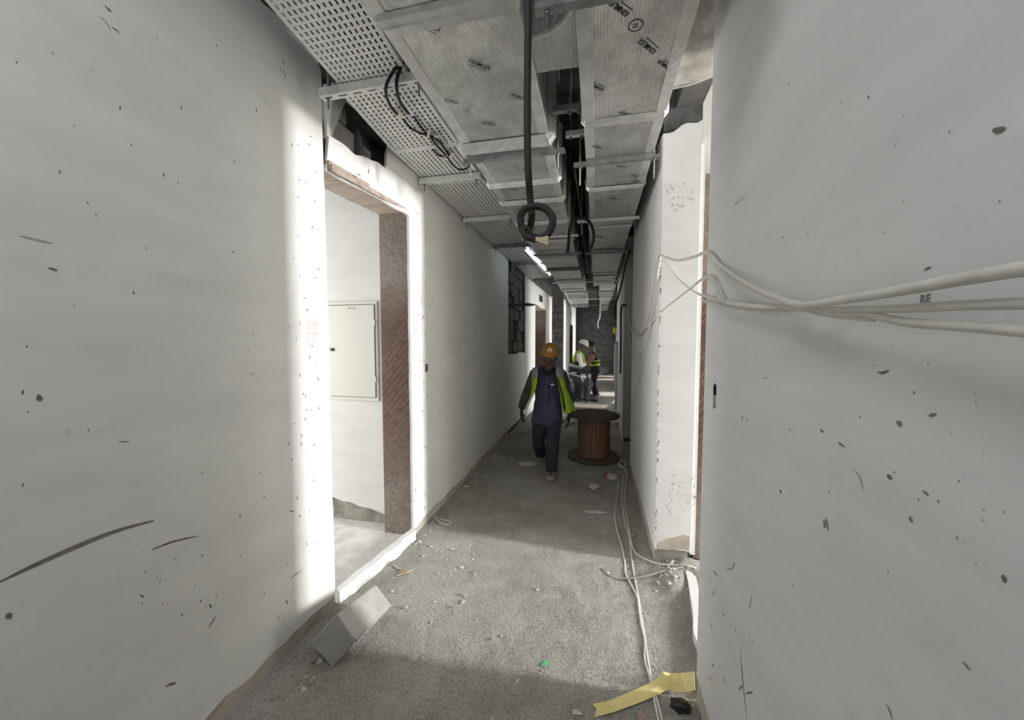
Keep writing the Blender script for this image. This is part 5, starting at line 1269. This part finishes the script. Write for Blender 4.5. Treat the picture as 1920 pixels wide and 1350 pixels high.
def lump(name, px, py, w, h, mat, label, cat, seed, z=0.0, group=None, flat=0.55):
    p = G(px, py); bm = stone_bm(seed, 1.0)
    bmesh.ops.subdivide_edges(bm, edges=bm.edges, cuts=1)
    for v in bm.verts:
        v.co += V((0, 0, 1)) * 0.0
        v.co = V((v.co.x * w, v.co.y * w * 0.8, v.co.z * h / flat * 0.9)) + V((noise.noise(v.co * 3.0), noise.noise(v.co * 3.0 + V((5, 0, 0))), noise.noise(v.co * 3 + V((0, 5, 0))))) * w * 0.16
    bmesh.ops.translate(bm, verts=bm.verts, vec=p + V((0, 0, h * 0.42 + z)))
    return thing(name, bm, mat, label, cat, group)
def scrap(name, pts, mat, label, cat, fold=0.012, th=0.0012, group=None):
    rows = []
    n = len(pts) // 2
    for i in range(n):
        a, b = pts[i], pts[-1 - i]
        A_, B_ = G(*a, 0.003 + fold * (i % 2)), G(*b, 0.003 + fold * ((i + 1) % 2))
        rows.append([A_, (A_ + B_) / 2 + V((0, 0, fold * 0.6)), B_])
    return ribbon(name, rows, mat, label, cat, th, group)
M['green'] = mat_plain('green_foil', (0.22, 0.55, 0.28), 0.5); M['paper'] = mat_noise('dusty_paper', (0.50, 0.47, 0.42), (0.62, 0.59, 0.54), 14, 0.9, 40, 0.2, 0.002)
M['red'] = mat_plain('red_print', (0.45, 0.06, 0.05), 0.6); M['wood_chip'] = mat_noise('orange_wood_chip', (0.40, 0.27, 0.16), (0.55, 0.42, 0.28), 20, 0.8, 40, 0.2, 0.002)
M['card'] = mat_noise('brown_card', (0.33, 0.25, 0.19), (0.42, 0.33, 0.26), 10, 0.9, 40, 0.2, 0.002); M['bin_bag'] = mat_noise('crumpled_black_plastic', (0.012, 0.012, 0.013), (0.03, 0.03, 0.03), 14, 0.4, 40, 0.6, 0.006)
scrap('foil_scrap', [(1015, 1238), (1020, 1236), (1030, 1237), (1031, 1243), (1022, 1248), (1016, 1247)], 'green', 'small bright green scrap on the lit floor', 'scrap', 0.0025, 0.0006)
lump('stone', 774, 1236, .028, .030, 'stone', 'fist-small rounded stone on the shaded floor right of the block', 'stone', 4)
scrap('paper_scrap', [(1074, 1327), (1080, 1326), (1092, 1335), (1090, 1338), (1080, 1336), (1073, 1337)], 'paper', 'small pale torn scrap left of the yellow tape end', 'scrap', 0.004)
scrap('paper_scrap', [(1006, 1348), (1014, 1346), (1023, 1348), (1023, 1356), (1010, 1356)], 'paper', 'pale scrap at the very bottom edge of the picture', 'scrap', 0.002)
scrap('card_scrap', [(1193, 1332), (1203, 1330), (1214, 1342), (1218, 1356), (1206, 1356), (1198, 1348)], 'card', 'brown card scrap behind the tape between the two cables', 'scrap', 0.004)
scrap('card_scrap', [(966, 1277), (971, 1270), (974, 1271), (970, 1279)], 'paper', 'thin pale chip lying in the middle of the shaded floor', 'scrap', 0.003)
lump('plastic_bag', 1276, 1328, .045, .035, 'bin_bag', 'small crumpled black plastic bag beside the near wall foot', 'bag', 8)
for i, (pts, lab) in enumerate((([(742, 1078), (764, 1071), (778, 1066)], 'long splinter of orange wood near the threshold'), ([(750, 1071), (762, 1067)], 'short splinter of orange wood near the threshold'), ([(736, 1060), (744, 1064), (752, 1066)], 'curled pale wood shaving by the threshold'))):
    thing('wood_splinter', tubed([G(x, y, .008) for x, y in pts], lambda t: 0.003 + 0.004 * math.sin(3.1 * t), 5, 3), 'wood_chip' if i < 2 else 'paper', lab, 'wood chip', 'splinters by the threshold')
scrap('biscuit_packet', [(1132, 889), (1142, 885), (1155, 888), (1158, 897), (1146, 900), (1134, 896)], 'paper', 'crumpled red and white packet on the dark floor by the cables', 'packet', 0.03, 0.003)
scrap('packet_flap', [(1131, 890), (1137, 886), (1145, 889), (1143, 895), (1134, 895)], 'red', 'red torn flap beside the crumpled white packet', 'packet', 0.04, 0.003)
scrap('paper_scrap', [(1103, 909), (1110, 905), (1121, 907), (1124, 913), (1112, 917), (1104, 915)], 'paper', 'crumpled grey paper on the dark floor in front of the drum', 'scrap', 0.02)
scrap('paper_scrap', [(1092, 957), (1110, 955), (1130, 958), (1140, 962), (1122, 963), (1100, 961)], 'paper', 'flat dusty paper strip on the floor left of the cables', 'scrap', 0.008)
scrap('sack_scrap', [(970, 868), (990, 864), (1008, 867), (1006, 871), (990, 874), (974, 872)], 'paper', 'flattened grey sack scrap at the walking worker\'s rear foot', 'scrap', 0.012, 0.004)
for i, (x, y, w, lab) in enumerate(((944, 852, .075, 'broken mortar lump by the left wall, nearest of three'), (980, 815, .10, 'broken mortar lump under the walking worker\'s hand'), (905, 895, .06, 'flaky mortar lump on the left wall foot, closest to the doorway'))):
    lump('mortar_lump', x, y, w * .55, w * .55, 'mortar', lab, 'rubble', 30 + i, 0, 'mortar lumps along the left wall')
thing('loose_twine', tubed([G(815, 972, .006), G(830, 976, .012), G(846, 978, .006), G(838, 984, .006), G(822, 980, .006), G(812, 970, .012)], 0.004, 6, 4), 'white_cable', 'short curl of pale twine on the left wall foot past the doorway', 'twine')

# ------------------------------------------------------------------ cables on the floor
def floor_cable(label, pts, rr_, mat='white_cable'):
    P3 = []
    for q in pts:
        x, y = q[:2]; p = at_z(x, y, rr_); h = q[2] if len(q) > 2 else 0
        P3.append(V((p.x, p.y, floor_h(p.x, p.y) + rr_ * 0.9 + h)))
    return thing('floor_cable', tubed(P3, rr_, 8, 6), mat, label, 'cable', 'cables on the corridor floor', True)
floor_cable('pale floor cable furthest into the corridor, swinging out then to the bottom edge', [(1164, 830), (1161, 880), (1158, 920), (1153, 960), (1156, 990), (1166, 1024), (1171, 1050), (1173, 1075), (1184, 1098), (1195, 1120), (1199, 1150), (1204, 1180), (1209, 1200), (1209, 1235), (1218, 1270), (1226, 1310), (1236, 1355), (1250, 1420)], 0.0052)
floor_cable('pale floor cable inside the first, running straight to the bottom edge', [(1172, 862), (1169, 895), (1166, 935), (1173, 980), (1181, 1010), (1185, 1050), (1191, 1090), (1197, 1120), (1203, 1160), (1209, 1200), (1215, 1240), (1222, 1280), (1232, 1315), (1243, 1355), (1258, 1420)], 0.0050)
floor_cable('white floor cable curving off to the foot of the right-hand doorway', [(1176, 870), (1174, 905), (1171, 935), (1176, 970), (1181, 1000), (1187, 1028), (1198, 1043), (1214, 1054), (1233, 1065), (1262, 1071), (1288, 1077), (1304, 1080)], 0.0056)
floor_cable('grey dusty cable lying crosswise over the pale ones', [(1128, 1066), (1140, 1078), (1156, 1085), (1180, 1087, .008), (1210, 1086, .008), (1245, 1082), (1280, 1078), (1304, 1079)], 0.0055, 'grey_cable')
thing('tangled_cable', tubed([G(1158, 868, .05), G(1168, 862, .08), G(1174, 868, .05), G(1166, 876, .06), G(1160, 870, .09), G(1172, 880, .05), G(1175, 895, .02), G(1168, 905, .02)], 0.007, 6, 5), 'white_cable', 'tangle of pale cable ends by the right-hand wall foot behind the packet', 'cable', None, True)

# ------------------------------------------------------------------ far end of the corridor
thing('shelf_board', hull([(x, y, z) for x in (-1.45, -1.10) for y in (6.05, 6.27) for z in (2.185, 2.215)] + [(-1.0, 6.12, 2.195), (-1.0, 6.2, 2.205), (-1.05, 6.25, 2.19)], 0.004, 1), 'dark_board', 'dark rough board sticking out of the masonry recess', 'board')
thing('pale_plank', boxed(-0.50, 0.42, 8.62, 8.78, 0.005, 0.045, bevel=0.004), 'timber', 'light timber plank lying flat on the floor behind the cable drum', 'plank')
lump('plastic_heap', 1072, 793, .12, .09, 'white_cloth', 'white crumpled plastic on the floor between the walking worker and the drum', 'plastic sheet', 52)
lump('plastic_heap', 1148, 778, .13, .20, 'white_cloth', 'crumpled white plastic heap behind the drum by the right-hand wall', 'plastic sheet', 12)
lump('plastic_heap', 1154, 800, .13, .13, 'paper', 'low heap of pale paper litter right of the drum', 'litter', 15)
thing('leaning_pipe', tubed([at_y(1132, 772, 8.0), at_y(1147, 757, 8.3), at_y(1161, 735, 8.6)], 0.03, 10, 4), 'grey_cable', 'grey pipe leaning on the right-hand wall behind the drum', 'pipe', None, True)
thing('white_pipe', tubed([(0.385, 7.35, 0.01), (0.385, 7.35, 0.9), (0.385, 7.35, 1.58)], 0.028, 12, 1), 'white_cloth', 'white upright pipe against the right-hand wall beyond the drum', 'pipe', None, True)
bm = stone_bm(41, 1.0); bmesh.ops.subdivide_edges(bm, edges=bm.edges, cuts=2, use_grid_fill=True)
for v in bm.verts:
    z = v.co.z / 0.55
    v.co = V((v.co.x * 0.155, v.co.y * 0.19, z * 0.36)) + V((noise.noise(v.co * 2.5), noise.noise(v.co * 2.5 + V((4, 0, 0))), noise.noise(v.co * 2.5 + V((0, 4, 0))))) * 0.035
bmesh.ops.translate(bm, verts=bm.verts, vec=(-0.215, 9.45, 0.37))
M['sack_cloth'] = mat_noise('dark_sack_cloth', (0.022, 0.023, 0.026), (0.040, 0.041, 0.045), 12, 0.9, 60, 0.4, 0.006)
r = root('sack', 'bulky dark grey sack standing at the feet of the worker in the white helmet', 'sack', (-0.215, 9.45, 0.0))
part('sack_body', bm, 'sack_cloth', r, True)
bm = new(); tube(bm, [(-0.30, 9.33, 0.66), (-0.24, 9.28, 0.55), (-0.20, 9.25, 0.40), (-0.19, 9.26, 0.22)], 0.014, 6, 4); part('strap', bm, 'black_cloth', r, True)
bm = new(); tube(bm, [(-0.24, 9.45, 0.70), (-0.215, 9.45, 0.77), (-0.19, 9.45, 0.70)], 0.012, 6, 4); part('neck_loop', bm, 'black_cloth', r, True)
lump('litter', 1112, 752, .16, .10, 'black_block', 'dark rubble pile on the floor right of the sack', 'rubble', 17)
thing('batten', boxed(-0.25, 0.98, 15.9, 15.98, 0.0, 0.06, bevel=0.005), 'timber', 'pale batten lying across the floor at the far end', 'batten')
lump('litter', 1128, 703, .40, .26, 'black_block', 'dark low heap behind the far batten', 'rubble', 19)
r = root('rack', 'pale low rack of three shelves standing at the far end under the yellow lamp', 'rack', (0.82, 14.8, 0))
for x in (0.70, 0.95): part('post', boxed(x - .015, x + .015, 14.7, 14.74, 0.0, 1.45 if x < .8 else 1.25, bevel=0.003), 'galv', r)
for x in (0.70, 0.95): part('post', boxed(x - .015, x + .015, 14.96, 15.0, 0.0, 1.2, bevel=0.003), 'galv', r)
for k in range(3): part('shelf', boxed(0.70, 0.95, 14.7, 15.0, 0.30 + 0.33 * k, 0.52 + 0.33 * k, bevel=0.004), 'panel', r)
r = root('hanging_lamp', 'small yellow site lamp hanging from a cord at the far end', 'lamp', tuple(at_y(1154, 625, 13.5)))
M['yellow'] = mat_plain('yellow_plastic', (0.62, 0.60, 0.05), 0.5)
p = at_y(1154, 619, 13.5)
bm = new(); lathe(bm, [(0, -0.10), (0.07, -0.10), (0.10, -0.03), (0.085, 0.0), (0.10, 0.03), (0.07, 0.10), (0.0, 0.10)], p, 14); part('lamp_body', bm, 'yellow', r, True)
part('cord', tubed([p + V((0, 0, 0.1)), p + V((0.01, 0, 0.5)), p + V((0, 0, 0.9))], 0.01, 6, 4), 'rubber', r)
part('lamp_tail', tubed([p + V((0, 0, -0.1)), p + V((0.03, 0, -0.25)), p + V((0.02, 0, -0.5))], 0.014, 6, 4), 'copper_tag', r)
thing('conduit_end', tubed([(at_y(1125, 590, 12.0).x + 0.02, 12.0, 3.45), at_y(1125, 590, 12.0), at_y(1123, 598, 12.0), at_y(1121, 606, 12.0), at_y(1122, 616, 12.0)], 0.024, 8, 4), 'white_cable', 'white conduit end hanging from the far ceiling', 'conduit', None, True)
thing('thin_rod', tubed([(at_y(1120, 541, 8.0).x, 8.0, 3.45), at_y(1121, 590, 8.0)], 0.008, 6, 1), 'rubber', 'thin dark rod hanging from the duct end above the workers', 'rod')
